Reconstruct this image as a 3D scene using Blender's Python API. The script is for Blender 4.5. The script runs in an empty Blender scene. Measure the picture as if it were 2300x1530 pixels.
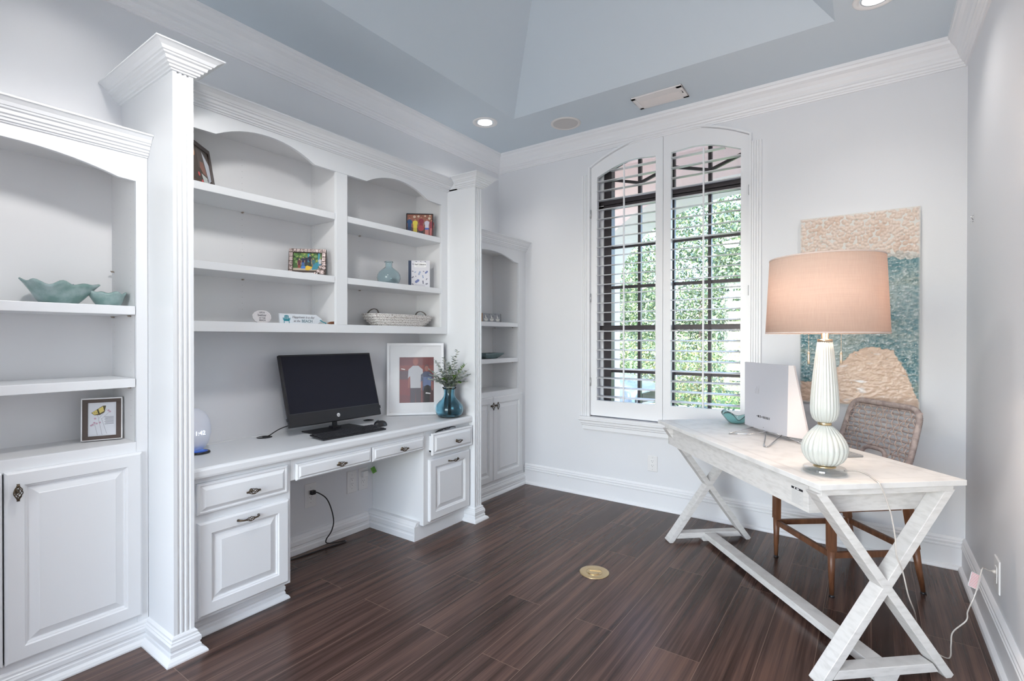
import bpy, math, random
import numpy as np
from mathutils import Matrix, Vector, noise
R = random.Random(7)
S = bpy.context.scene
COL = S.collection
PI = math.pi

# ------------------------------------------------------------------ camera
cd = bpy.data.cameras.new('camera'); cam = bpy.data.objects.new('camera', cd); COL.objects.link(cam)
cd.sensor_width = 36.0; cd.lens = 36.0 * 1134.1 / 2300.0; cd.clip_start = .02; cd.clip_end = 300
YAW, PITCH, ROLL = 0.615815, 0.0048031, -0.000951
_F = Vector((-math.sin(YAW)*math.cos(PITCH), math.cos(YAW)*math.cos(PITCH), -math.sin(PITCH)))
_R = Vector((math.cos(YAW), math.sin(YAW), 0)); _D = _F.cross(_R)
_r = math.cos(ROLL)*_R + math.sin(ROLL)*_D; _d = -math.sin(ROLL)*_R + math.cos(ROLL)*_D
cam.matrix_world = Matrix(((_r.x, -_d.x, -_F.x, 0), (_r.y, -_d.y, -_F.y, 0), (_r.z, -_d.z, -_F.z, 1.32), (0, 0, 0, 1)))
S.camera = cam
S.view_settings.view_transform = 'Standard'; S.view_settings.look = 'None'
S.view_settings.gamma = 1.0; S.view_settings.use_curve_mapping = False
S.view_settings.exposure = -0.38
try:
    S.cycles.use_denoising = True
    S.cycles.max_bounces = 8; S.cycles.diffuse_bounces = 7; S.cycles.glossy_bounces = 3
    S.cycles.transmission_bounces = 6; S.cycles.transparent_max_bounces = 12
    S.cycles.caustics_reflective = False; S.cycles.caustics_refractive = False
    S.cycles.sample_clamp_indirect = 4.0
except Exception: pass

# ------------------------------------------------------------------ sky
W = bpy.data.worlds.new('sky'); S.world = W; W.use_nodes = True
wn = W.node_tree.nodes; wl = W.node_tree.links
sky = wn.new('ShaderNodeTexSky'); sky.sky_type = 'NISHITA'; sky.sun_disc = False
sky.sun_elevation = math.radians(48); sky.sun_rotation = math.radians(200); sky.air_density = 1.0; sky.dust_density = 1.5
wl.new(sky.outputs[0], wn['Background'].inputs[0]); wn['Background'].inputs[1].default_value = 1.9

def light(name, kind, loc, energy, color=(1, 1, 1), **k):
    l = bpy.data.lights.new(name, kind); l.energy = energy; l.color = color
    for a, v in k.items():
        if a != 'rot': setattr(l, a, v)
    o = bpy.data.objects.new(name, l); COL.objects.link(o); o.location = loc
    if 'rot' in k: o.rotation_euler = k['rot']
    return o
sun = light('sun', 'SUN', (0, -5, 20), 15.0, (1, .96, .9), angle=.01, rot=(math.radians(-42+0), math.radians(0), math.radians(0)))
sun.rotation_euler = Vector((.35, .75, -.72)).to_track_quat('-Z', 'Y').to_euler()
# recessed ceiling lamps (their trims are built below)
DOWN = [(-2.477, 3.13), (.02, 3.105), (-2.477, .62), (.02, .62)]
for (x, y), e_ in zip(DOWN, (24, 26, 17, 60)):
    light('recessed_lamp_light', 'SPOT', (x, y, 3.0), e_, (1, .95, .9), spot_size=math.radians(125), spot_blend=.9, shadow_soft_size=.05)
# unseen pendant bulb, set from shadow slopes and added for fill
light('pendant_fill', 'SPOT', (-1.5, .80, 2.60), 68, (1, .97, .95), spot_size=math.radians(172), spot_blend=.25, shadow_soft_size=.10)
# added fill light standing at the unseen hall entry behind the camera
light('hall_fill', 'AREA', (-.95, -2.45, 1.35), 150, (.95, .98, 1), shape='RECTANGLE', size=2.7, size_y=2.1, rot=(PI/2, 0, 0))
# table lamp bulb
for dx_ in (-.075, .075): light('lamp_bulb', 'POINT', (-.147+dx_*.816, 2.407+dx_*.577, 1.50), 11, (1, .78, .62), shadow_soft_size=.035)

# ------------------------------------------------------------------ materials
def mat(name, col, rough=.5, metal=0.0, **k):
    m = bpy.data.materials.new(name); m.use_nodes = True
    b = m.node_tree.nodes['Principled BSDF']
    b.inputs['Base Color'].default_value = (*col, 1); b.inputs['Roughness'].default_value = rough
    b.inputs['Metallic'].default_value = metal
    m.diffuse_color = (*col, 1)
    for a, v in k.items(): b.inputs[a.replace('_', ' ')].default_value = v
    return m
def N(m, t, **k):
    n = m.node_tree.nodes.new(t)
    for a, v in k.items(): setattr(n, a, v)
    return n
def Lk(m, a, b): m.node_tree.links.new(a, b)
def bsdf(m): return m.node_tree.nodes['Principled BSDF']
def noisy(m, c1, c2, scale=(1, 1, 1), ns=5.0, detail=4, bump=0.0, bumpd=.002, lo=.35, hi=.65):
    tc = N(m, 'ShaderNodeTexCoord'); mp = N(m, 'ShaderNodeMapping'); mp.inputs['Scale'].default_value = scale
    nz = N(m, 'ShaderNodeTexNoise'); nz.inputs['Scale'].default_value = ns; nz.inputs['Detail'].default_value = detail
    Lk(m, tc.outputs['Object'], mp.inputs[0]); Lk(m, mp.outputs[0], nz.inputs['Vector'])
    if c1 is not None:
        r = N(m, 'ShaderNodeValToRGB'); r.color_ramp.elements[0].position = lo; r.color_ramp.elements[1].position = hi
        r.color_ramp.elements[0].color = (*c1, 1); r.color_ramp.elements[1].color = (*c2, 1)
        Lk(m, nz.outputs['Fac'], r.inputs[0]); Lk(m, r.outputs[0], bsdf(m).inputs['Base Color'])
    if bump:
        b = N(m, 'ShaderNodeBump'); b.inputs['Strength'].default_value = bump; b.inputs['Distance'].default_value = bumpd
        Lk(m, nz.outputs['Fac'], b.inputs['Height']); Lk(m, b.outputs[0], bsdf(m).inputs['Normal'])
    return m
def emis(name, col, s):
    m = mat(name, col, .5); bsdf(m).inputs['Emission Color'].default_value = (*col, 1); bsdf(m).inputs['Emission Strength'].default_value = s
    return m
def wall_paint(name, col, rough=.6):
    return noisy(mat(name, col, rough), None, None, ns=170, detail=2, bump=.22, bumpd=.0016)
WALL = wall_paint('wall_paint', (.755, .768, .795))
CEIL = wall_paint('pale_blue_ceiling_paint', (.60, .68, .745), .7)
CAB = mat('white_lacquer', (.80, .82, .84), .33)
TRIM = mat('white_trim_paint', (.83, .84, .86), .35)
INNER = mat('white_cabinet_interior', (.77, .775, .78), .45)
BLACK = mat('black_plastic', (.012, .012, .015), .35)
SCREEN = mat('dark_screen', (.012, .013, .022), .25); bsdf_ = SCREEN.node_tree.nodes['Principled BSDF']; bsdf_.inputs['Specular IOR Level'].default_value = .22
HOLE = mat('peg_hole_shade', (.30, .29, .28), .9)
DULL = mat('dull_brass_pin', (.42, .36, .30), .5, .5)
DARK = mat('dark_gap', (.01, .01, .01), .9)
WPLAS = mat('white_plastic', (.82, .82, .82), .35)
BRONZE = mat('antique_brass', (.11, .082, .055), .32, .9)
BRASS = mat('polished_brass', (.72, .56, .33), .32, 1)
CHROME = mat('chrome', (.75, .75, .76), .12, 1)
SILVER = mat('silver_shell', (.62, .63, .68), .38, .35)
WSHELL = mat('pale_shell_edge', (.58, .54, .54), .4)
STEEL = mat('hinge_steel', (.55, .56, .58), .35, .9)
WHT = mat('print_white', (.85, .85, .85), .5)
def glass(name, col, rough=.02, ior=1.45, tr=1.0):
    m = mat(name, col, rough); bsdf(m).inputs['Transmission Weight'].default_value = tr; bsdf(m).inputs['IOR'].default_value = ior
    return m
def clear_pane(name, tint=(1, 1, 1), refl=.06):
    m = bpy.data.materials.new(name); m.use_nodes = True; nt = m.node_tree; nt.nodes.clear()
    o = nt.nodes.new('ShaderNodeOutputMaterial'); t = nt.nodes.new('ShaderNodeBsdfTransparent'); g = nt.nodes.new('ShaderNodeBsdfGlossy'); x = nt.nodes.new('ShaderNodeMixShader')
    t.inputs[0].default_value = (*tint, 1); g.inputs['Roughness'].default_value = .02; x.inputs[0].default_value = refl
    nt.links.new(t.outputs[0], x.inputs[1]); nt.links.new(g.outputs[0], x.inputs[2]); nt.links.new(x.outputs[0], o.inputs[0])
    return m
PANE = clear_pane('window_glass', (.97, .99, 1), .05)
PICGLASS = clear_pane('picture_glass', (1, 1, 1), .10)
def floor_mat():
    m = mat('dark_bamboo_planks', (.06, .035, .03), .26); bsdf(m).inputs['Specular IOR Level'].default_value = .38
    tc = N(m, 'ShaderNodeTexCoord'); mp = N(m, 'ShaderNodeMapping')
    mp.inputs['Rotation'].default_value = (0, 0, PI/2); mp.inputs['Location'].default_value = (.4, -.0113, 0)
    Lk(m, tc.outputs['Object'], mp.inputs[0])
    def brick(c1, c2, mc, ms):
        br = N(m, 'ShaderNodeTexBrick'); br.offset = .37; br.offset_frequency = 2
        br.inputs['Scale'].default_value = 1; br.inputs['Brick Width'].default_value = 1.25; br.inputs['Row Height'].default_value = .19
        br.inputs['Mortar Size'].default_value = ms; br.inputs['Mortar Smooth'].default_value = .1
        br.inputs['Color1'].default_value = c1; br.inputs['Color2'].default_value = c2; br.inputs['Mortar'].default_value = mc
        Lk(m, mp.outputs[0], br.inputs['Vector']); return br
    br = brick((0, 0, 0, 1), (1, 1, 1, 1), (.5, .5, .5, 1), .0012)
    # per-plank random value shifts the grain and its tone
    mp2 = N(m, 'ShaderNodeMapping'); mp2.inputs['Scale'].default_value = (30, .8, 1)
    Lk(m, tc.outputs['Object'], mp2.inputs[0])
    add = N(m, 'ShaderNodeVectorMath', operation='MULTIPLY_ADD'); add.inputs[1].default_value = (37, 11, 5)
    Lk(m, br.outputs['Color'], add.inputs[0]); Lk(m, mp2.outputs[0], add.inputs[2])
    nz = N(m, 'ShaderNodeTexNoise'); nz.inputs['Scale'].default_value = 1.0; nz.inputs['Detail'].default_value = 5; nz.inputs['Roughness'].default_value = .6
    Lk(m, add.outputs[0], nz.inputs['Vector'])
    mp3 = N(m, 'ShaderNodeMapping'); mp3.inputs['Scale'].default_value = (210, 3.0, 1); Lk(m, tc.outputs['Object'], mp3.inputs[0])
    nz2 = N(m, 'ShaderNodeTexNoise'); nz2.inputs['Scale'].default_value = 1.0; nz2.inputs['Detail'].default_value = 3
    Lk(m, mp3.outputs[0], nz2.inputs['Vector'])
    mx = N(m, 'ShaderNodeMath', operation='MULTIPLY_ADD'); mx.inputs[1].default_value = .35
    Lk(m, nz2.outputs['Fac'], mx.inputs[0]); Lk(m, nz.outputs['Fac'], mx.inputs[2])
    mx2 = N(m, 'ShaderNodeMath', operation='MULTIPLY_ADD'); mx2.inputs[1].default_value = .16
    Lk(m, br.outputs['Color'], mx2.inputs[0]); Lk(m, mx.outputs[0], mx2.inputs[2])
    r = N(m, 'ShaderNodeValToRGB'); e = r.color_ramp.elements
    e[0].position = .50; e[0].color = (.027, .015, .012, 1); e[1].position = .98; e[1].color = (.140, .080, .062, 1)
    q = e.new(.70); q.color = (.060, .034, .028, 1); q = e.new(.80); q.color = (.093, .054, .044, 1)
    Lk(m, mx2.outputs[0], r.inputs[0])
    mix = N(m, 'ShaderNodeMixRGB'); mix.inputs['Color2'].default_value = (.21, .135, .105, 1)
    Lk(m, br.outputs['Fac'], mix.inputs[0]); Lk(m, r.outputs[0], mix.inputs['Color1']); Lk(m, mix.outputs[0], bsdf(m).inputs['Base Color'])
    b = N(m, 'ShaderNodeBump'); b.inputs['Strength'].default_value = .35; b.inputs['Distance'].default_value = .0006
    sub = N(m, 'ShaderNodeMath', operation='SUBTRACT'); Lk(m, nz2.outputs['Fac'], sub.inputs[0]); Lk(m, br.outputs['Fac'], sub.inputs[1])
    Lk(m, sub.outputs[0], b.inputs['Height']); Lk(m, b.outputs[0], bsdf(m).inputs['Normal'])
    return m
FLOOR = floor_mat()

# ------------------------------------------------------------------ mesh builder
class MB:
    def __init__(s, *mats): s.v = []; s.f = []; s.mi = []; s.sm = []; s.mats = list(mats); s.m = 0; s.M = None; s.smooth = False
    def frame(s, o, eu=None, ev=None, ew=None):
        if o is None: s.M = None; return s
        s.M = (Vector(o), Vector(eu), Vector(ev), Vector(ew)); return s
    def use(s, m):
        if m not in s.mats: s.mats.append(m)
        s.m = s.mats.index(m); return s
    def add(s, vs, fs, smooth=None):
        n = len(s.v)
        if s.M:
            o, a, b, c = s.M; vs = [o + a*v[0] + b*v[1] + c*v[2] for v in vs]
        s.v += [tuple(v) for v in vs]; s.f += [tuple(i+n for i in f) for f in fs]
        s.mi += [s.m]*len(fs); s.sm += [s.smooth if smooth is None else smooth]*len(fs); return s
    def box(s, x0, x1, y0, y1, z0, z1):
        return s.add([(x, y, z) for x in (x0, x1) for y in (y0, y1) for z in (z0, z1)],
                     [(0, 1, 3, 2), (4, 6, 7, 5), (0, 4, 5, 1), (2, 3, 7, 6), (0, 2, 6, 4), (1, 5, 7, 3)])
    def hexa(s, p): # 8 points: bottom 4 ring, top 4 ring
        return s.add(p, [(3, 2, 1, 0), (4, 5, 6, 7), (0, 1, 5, 4), (1, 2, 6, 5), (2, 3, 7, 6), (3, 0, 4, 7)])
    def bar(s, a, b, w, t, side): # bar a->b, width w along `side`, thickness t across
        a, b, side = Vector(a), Vector(b), Vector(side).normalized(); d = (b-a).normalized(); n = d.cross(side).normalized()
        q = [side*(w/2)*i + n*(t/2)*j for i, j in ((-1, -1), (1, -1), (1, 1), (-1, 1))]
        return s.hexa([a+k for k in q] + [b+k for k in q])
    def prism(s, pts, w0, w1, smooth=False): # polygon in (u,v), extruded along w
        n = len(pts)
        s.add([(p[0], p[1], w0) for p in pts] + [(p[0], p[1], w1) for p in pts],
              [tuple(range(n))[::-1], tuple(range(n, 2*n))], False)
        return s.add([(p[0], p[1], w0) for p in pts] + [(p[0], p[1], w1) for p in pts], [(i, (i+1) % n, n+(i+1) % n, n+i) for i in range(n)], smooth)
    def tube(s, pts, r, n=8, cap=True, closed=False):
        P = [Vector(p) for p in pts]; m = len(P); rr = r if isinstance(r, (list, tuple)) else [r]*m
        vs = []; up = None
        for i, p in enumerate(P):
            if closed: t = P[(i+1) % m]-P[i-1]
            else: t = P[min(i+1, m-1)]-P[max(i-1, 0)]
            t = t.normalized() if t.length > 1e-9 else Vector((0, 0, 1))
            if up is None: up = t.orthogonal().normalized()
            up = up - t*up.dot(t); up = up.normalized() if up.length > 1e-6 else t.orthogonal().normalized()
            b = t.cross(up)
            vs += [p + (up*math.cos(2*PI*k/n) + b*math.sin(2*PI*k/n))*rr[i] for k in range(n)]
        fs = [(i*n+k, i*n+(k+1) % n, ((i+1) % m)*n+(k+1) % n, ((i+1) % m)*n+k) for i in range(m if closed else m-1) for k in range(n)]
        s.add(vs, fs, True)
        if cap and not closed: s.add(vs[:n], [tuple(range(n))[::-1]], False); s.add(vs[-n:], [tuple(range(n))], False)
        return s
    def lathe(s, prof, n=32, c=(0, 0, 0), ribs=0, amp=0, sx=1, sy=1, smooth=True, cap=True):
        vs = []
        for r, z in prof:
            for k in range(n):
                a = 2*PI*k/n; q = r*(1 + (amp*(abs(math.sin(ribs*a/2))-.5) if ribs else 0))
                vs.append((c[0]+q*math.cos(a)*sx, c[1]+q*math.sin(a)*sy, c[2]+z))
        m = len(prof)
        s.add(vs, [(i*n+k, i*n+(k+1) % n, (i+1)*n+(k+1) % n, (i+1)*n+k) for i in range(m-1) for k in range(n)], smooth)
        if cap:
            if prof[0][0] > 1e-5: s.add(vs[:n], [tuple(range(n))[::-1]], False)
            if prof[-1][0] > 1e-5: s.add(vs[-n:], [tuple(range(n))], False)
        return s
    def sweep(s, path, prof, z0=0, side=1, closed=False, capped=True):
        # prof: (d outwards, z). outward = right-hand side of travel * side
        P = [Vector((p[0], p[1])) for p in path]; m = len(P); np_ = len(prof); vs = []
        for i in range(m):
            def nrm(a, b): d = (b-a).normalized(); return Vector((d.y, -d.x))*side
            if closed: n1, n2 = nrm(P[i-1], P[i]), nrm(P[i], P[(i+1) % m])
            else:
                n1 = nrm(P[i-1], P[i]) if i > 0 else None; n2 = nrm(P[i], P[i+1]) if i < m-1 else None
                n1 = n1 or n2; n2 = n2 or n1
            b = (n1+n2); b = b/(1+n1.dot(n2))
            vs += [(P[i].x+b.x*d, P[i].y+b.y*d, z0+z) for d, z in prof]
        fs = [(i*np_+k, ((i+1) % m)*np_+k, ((i+1) % m)*np_+k+1, i*np_+k+1) for i in range(m if closed else m-1) for k in range(np_-1)]
        s.add(vs, fs, False)
        if capped and not closed: s.add(vs[:np_], [tuple(range(np_))], False); s.add(vs[-np_:], [tuple(range(np_))[::-1]], False)
        return s
    def rings(s, u0, u1, v0, v1, prof): # (inset, height) rectangular rings, with centre and back
        vs = []
        for i, w in prof: vs += [(u0+i, v0+i, w), (u1-i, v0+i, w), (u1-i, v1-i, w), (u0+i, v1-i, w)]
        m = len(prof); fs = [(j*4+k, j*4+(k+1) % 4, (j+1)*4+(k+1) % 4, (j+1)*4+k) for j in range(m-1) for k in range(4)]
        fs += [((m-1)*4, (m-1)*4+1, (m-1)*4+2, (m-1)*4+3), (3, 2, 1, 0)]
        return s.add(vs, fs, False)
    def disc(s, u, v, r, w=0, n=16, ru=None):
        return s.add([(u+(ru or r)*math.cos(2*PI*k/n), v+r*math.sin(2*PI*k/n), w) for k in range(n)], [tuple(range(n))], False)
    def rect(s, u0, u1, v0, v1, w=0): return s.add([(u0, v0, w), (u1, v0, w), (u1, v1, w), (u0, v1, w)], [(0, 1, 2, 3)], False)
    def poly(s, pts, w=0): return s.add([(p[0], p[1], w) for p in pts], [tuple(range(len(pts)))], False)
    def build(s, name, parent=None, bev=0, seg=2, mats=None):
        me = bpy.data.meshes.new(name); me.from_pydata([tuple(v) for v in s.v], [], s.f)
        for m in (mats or s.mats): me.materials.append(m)
        me.polygons.foreach_set('material_index', s.mi); me.polygons.foreach_set('use_smooth', s.sm); me.update()
        import bmesh
        bm = bmesh.new(); bm.from_mesh(me)
        if bev or len(me.vertices) < 60000: bmesh.ops.remove_doubles(bm, verts=bm.verts, dist=1e-6)
        bmesh.ops.recalc_face_normals(bm, faces=bm.faces); bm.to_mesh(me); bm.free()
        o = bpy.data.objects.new(name, me); COL.objects.link(o)
        if parent is not None: attach(o, parent)
        if bev:
            b = o.modifiers.new('bevel', 'BEVEL'); b.width = bev; b.segments = seg; b.limit_method = 'ANGLE'; b.angle_limit = .7
        return o
def attach(o, parent):
    o.parent = parent; w = Matrix.Identity(4); p = parent
    chain = []
    while p is not None: chain.append(p); p = p.parent
    for p in reversed(chain): w = w @ p.matrix_parent_inverse @ p.matrix_basis
    o.matrix_parent_inverse = w.inverted()
def tag(o, label, cat, group=None, kind=None):
    o['label'] = label; o['category'] = cat
    if group: o['group'] = group
    if kind: o['kind'] = kind
    return o
def thing(name, label, cat, loc, group=None):
    o = bpy.data.objects.new(name, None); COL.objects.link(o); o.location = loc; o.empty_display_size = .05
    return tag(o, label, cat, group)
def struct(o): o['kind'] = 'structure'; return o
def text(name, body, size, fr, m, parent=None, ext=.0004, align='CENTER', shear=0, sx=1.0, bold=0):
    cu = bpy.data.curves.new(name, 'FONT'); cu.body = body; cu.size = size; cu.extrude = ext; cu.align_x = align; cu.align_y = 'CENTER'; cu.shear = shear; cu.offset = bold
    cu.resolution_u = 3
    t = bpy.data.objects.new(name, cu); COL.objects.link(t); bpy.context.view_layer.update()
    me = bpy.data.meshes.new_from_object(t.evaluated_get(bpy.context.evaluated_depsgraph_get()))
    bpy.data.objects.remove(t); bpy.data.curves.remove(cu)
    o_, a, b, c = [Vector(k) for k in fr]
    for v in me.vertices: q = v.co.copy(); v.co = o_ + a*(q.x*sx) + b*q.y + c*q.z
    me.materials.clear(); me.materials.append(m)
    o = bpy.data.objects.new(name, me); COL.objects.link(o)
    if parent is not None: attach(o, parent)
    return o
# handy frames: facing +x (left-wall furniture): u=y, v=z, w=x ; facing -y (back wall): u=x, v=z, w=-y ; facing -x (right wall): u=-y, v=z, w=-x
def FX(x, y=0, z=0): return ((x, y, z), (0, 1, 0), (0, 0, 1), (1, 0, 0))
def FY(y, x=0, z=0): return ((x, y, z), (1, 0, 0), (0, 0, 1), (0, -1, 0))
def FR(x, y=0, z=0): return ((x, y, z), (0, -1, 0), (0, 0, 1), (-1, 0, 0))

# ------------------------------------------------------------------ room shell
XL, XR, YB, YF, HC = -2.87, .451, 3.835, -.10, 3.02
WX0, WX1 = -1.905, -.684     # window opening
def arch_out(x):
    h = (WX1-WX0)/2; t = (x-(WX0+WX1)/2)/h; return 2.738 + .16*math.sqrt(max(0, 1-.82*t*t))*1.0 - .16*math.sqrt(.18) + .068*(1-t*t)*0
def arch_out(x):
    h = (WX1-WX0)/2; c = (WX0+WX1)/2; rise = .162; Rr = (h*h+rise*rise)/(2*rise)
    return 2.738 + math.sqrt(max(0, Rr*Rr-(x-c)**2)) - (Rr-rise)
def arch_in(x):
    t = min(x-(WX0+.058), (WX1-.058)-x); t = max(0, t)
    return 2.655 + .09*math.sin(min(t/.34, 1)*PI/2) - .014*max(0, (t-.34)/.16)
b = MB(FLOOR); b.box(-4.2, 2.0, -3.2, YB+.2, -.12, 0); struct(b.build('floor'))
b = MB(WALL); b.box(XL-.15, XL, YF-.15, YB+.2, 0, 3.2); struct(b.build('wall_left'))
b = MB(WALL); b.box(XR, XR+.15, YF-.15, YB+.2, 0, 3.2); struct(b.build('wall_right'))
b = MB(WALL)
YB2 = YB+.215
b.box(XL, WX0, YB, YB2, 0, 3.2); b.box(WX1, XR, YB, YB2, 0, 3.2); b.box(WX0, WX1, YB, YB2, 0, .665)
n = 24
for i in range(n):
    xa = WX0+(WX1-WX0)*i/n; xb = WX0+(WX1-WX0)*(i+1)/n
    b.hexa([(xa, YB, arch_out(xa)), (xb, YB, arch_out(xb)), (xb, YB2, arch_out(xb)), (xa, YB2, arch_out(xa)), (xa, YB, 3.2), (xb, YB, 3.2), (xb, YB2, 3.2), (xa, YB2, 3.2)])
struct(b.build('wall_back'))
DX0, DX1, DH = -2.10, .30, 2.50   # unseen doorway behind the camera, widened to let fill light in
b = MB(WALL); b.box(XL, DX0, YF-.15, YF, 0, 3.2); b.box(DX1, XR, YF-.15, YF, 0, 3.2); b.box(DX0, DX1, YF-.15, YF, DH, 3.2); struct(b.build('wall_front'))
# unseen hall with a glazed entry, added to house the fill light
b = MB(WALL); b.box(-3.0, -2.85, -3.0, YF-.15, 0, 2.8); b.box(1.5, 1.65, -3.0, YF-.15, 0, 2.8); b.box(-2.85, 1.5, -3.0, YF-.15, 2.75, 2.85)
b.box(-2.85, -2.35, -2.7, -2.6, 0, 2.75); b.box(.45, 1.5, -2.7, -2.6, 0, 2.75); b.box(-2.35, .45, -2.7, -2.6, 2.45, 2.75)
struct(b.build('wall_hall_added'))
b = MB(TRIM)
for x0, x1, z0, z1 in ((DX0-.09, DX0, 0, DH+.09), (DX1, DX1+.09, 0, DH+.09), (DX0, DX1, DH, DH+.09)): b.box(x0, x1, YF, YF+.02, z0, z1)
struct(b.build('trim_5', bev=.003))
b = MB(TRIM)
for x0, x1, z0, z1 in ((-2.35, -2.27, 0, 2.45), (.37, .45, 0, 2.45), (-1.43, -1.35, 0, 2.45), (-.55, -.47, 0, 2.45), (-2.27, .37, 2.37, 2.45), (-2.27, .37, 0, .25)): b.box(x0, x1, -2.66, -2.60, z0, z1)
door = struct(b.build('door_added', bev=.003))
b = MB(PANE); b.box(-2.27, -1.43, -2.635, -2.629, .25, 2.37); b.box(-1.35, -.55, -2.635, -2.629, .25, 2.37); b.box(-.47, .37, -2.635, -2.629, .25, 2.37); b.build('door_added_pane', door)
# ceiling with its tray
TX0, TX1, TY0, TY1, TD = -2.258, -.156, .56, 3.213, .75
b = MB(CEIL)
o4 = [(XL-.1, YF-.1, HC), (XR+.1, YF-.1, HC), (XR+.1, YB+.1, HC), (XL-.1, YB+.1, HC)]
i4 = [(TX0, TY0, HC), (TX1, TY0, HC), (TX1, TY1, HC), (TX0, TY1, HC)]
t4 = [(TX0+TD, TY0+TD, HC+TD), (TX1-TD, TY0+TD, HC+TD), (TX1-TD, TY1-TD, HC+TD), (TX0+TD, TY1-TD, HC+TD)]
b.add(o4+i4+t4, [(k, (k+1) % 4, 4+(k+1) % 4, 4+k) for k in range(4)] + [(4+k, 4+(k+1) % 4, 8+(k+1) % 4, 8+k) for k in range(4)] + [(8, 9, 10, 11)])
up = .12
b.add([(x, y, z+up) for x, y, z in o4+i4+t4], [(k, (k+1) % 4, 4+(k+1) % 4, 4+k) for k in range(4)] + [(4+k, 4+(k+1) % 4, 8+(k+1) % 4, 8+k) for k in range(4)] + [(8, 9, 10, 11)])
struct(b.build('ceiling'))
# crown moulding round the room
CR = [(0, -.154), (.010, -.154), (.012, -.146), (.018, -.143), (.020, -.134), (.030, -.128), (.033, -.118), (.040, -.114), (.042, -.102), (.050, -.088), (.054, -.070), (.066, -.050), (.082, -.036), (.088, -.022), (.094, -.018), (.098, 0), (0, 0)]
for nm, path in (('trim_1', [(XL, YF), (XL, YB)]), ('trim_2', [(XL, YB), (XR, YB)]), ('trim_3', [(XR, YB), (XR, YF)]), ('trim_4', [(XR, YF), (XL, YF)])):
    # mitred at both ends by extending along the diagonal
    m = MB(TRIM); P0, P1_ = Vector(path[0]), Vector(path[1]); d = (P1_-P0).normalized(); nn = Vector((d.y, -d.x)); vs = []
    for P, sg in ((P0, 1), (P1_, -1)):
        vs += [(P.x+nn.x*q+d.x*q*sg, P.y+nn.y*q+d.y*q*sg, HC+z) for q, z in CR]
    k = len(CR); m.add(vs, [(i, i+1, k+i+1, k+i) for i in range(k-1)]); struct(m.build(nm))
# baseboards
BB = [(.036, 0), (.036, .006), (.032, .016), (.024, .022), (.017, .024), (.017, .122), (.021, .126), (.021, .134), (.016, .138), (.018, .142), (.020, .152), (.015, .158), (.015, .162), (.016, .168), (.010, .176), (.006, .180), (0, .180)]
def base(nm, path, m0=True, m1=True):
    m = MB(TRIM); P0, P1_ = Vector(path[0]), Vector(path[1]); d = (P1_-P0).normalized(); nn = Vector((d.y, -d.x)); vs = []
    for P, sg, on in ((P0, 1, m0), (P1_, -1, m1)):
        vs += [(P.x+nn.x*q+d.x*q*sg*on, P.y+nn.y*q+d.y*q*sg*on, z) for q, z in BB]
    k = len(BB); m.add(vs, [(i, i+1, k+i+1, k+i) for i in range(k-1)]); return struct(m.build(nm))
base('baseboard_back', [(-2.56, YB), (XR, YB)], False, True)
base('baseboard_right', [(XR, YB), (XR, YF)])

# ------------------------------------------------------------------ window
win = thing('window_1', '', '', ((WX0+WX1)/2, YB+.135, .665)); del win['label']; del win['category']; win['kind'] = 'structure'
BRZ = mat('dark_bronze_aluminium', (.045, .038, .042), .4, .3)
b = MB(BRZ); wy0, wy1 = YB+.10, YB+.17
b.box(WX0+.074, WX0+.140, wy0, wy1, .665, 2.74); b.box(WX1-.070, WX1, wy0, wy1, .665, 2.74); b.box(WX0, WX1, wy0, wy1, .665, .735)
for i in range(n):
    xa = WX0+(WX1-WX0)*i/n; xb = WX0+(WX1-WX0)*(i+1)/n
    b.hexa([(xa, wy0, arch_out(xa)-.06), (xb, wy0, arch_out(xb)-.06), (xb, wy1, arch_out(xb)-.06), (xa, wy1, arch_out(xa)-.06), (xa, wy0, arch_out(xa)+.01), (xb, wy0, arch_out(xb)+.01), (xb, wy1, arch_out(xb)+.01), (xa, wy1, arch_out(xa)+.01)])
b.box(WX0, WX1, wy0-.02, wy1, 2.435, 2.485); b.box(WX0, WX1, wy0-.01, wy1-.02, 2.405, 2.432)
b.box(WX0+.04, WX1-.04, wy0-.012, wy1, 1.388, 1.425)
b.build('window_frame', win, bev=.002)
b = MB(TRIM); b.box(WX0, WX0+.073, wy0-.01, YB2, .665, 2.74); b.build('window_jamb', win)
b = MB(BRZ)
for x in (-1.529, -1.255, -.98): b.box(x-.012, x+.012, wy0+.015, wy1-.02, .7, 2.78)
for z in (2.082, 1.745, 1.045): b.box(WX0+.05, WX1-.05, wy0+.02, wy1-.025, z-.012, z+.012)
# fanlight bars: shallow V-shaped gothic bars in the arched head
for xc in (-1.529, -.98):
    b.bar((xc-.27, wy0+.03, 2.66), (xc, wy0+.03, 2.585), .02, .022, (0, 1, 0)); b.bar((xc, wy0+.03, 2.585), (xc+.28, wy0+.03, 2.68), .02, .022, (0, 1, 0))
b.build('glazing_bar', win)
b = MB(PANE); b.box(WX0+.03, WX1-.03, wy0+.035, wy0+.040, .70, 2.80); b.build('window_pane', win)
b = MB(TRIM)
b.box(-1.985, WX1+.075, YB-.055, YB, .652, .668)
b.sweep([(-1.955, YB), (-1.955, YB-.001), (WX1+.045, YB-.001), (WX1+.045, YB)], [(0, -.105), (.012, -.105), (.014, -.098), (.018, -.094), (.018, -.062), (.026, -.056), (.026, -.048), (.032, -.040), (.034, -.022), (.046, -.016), (.046, 0), (0, 0)], z0=.652, side=1)
b.build('window_sill', win, bev=.002)
b = MB(TRIM)
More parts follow.
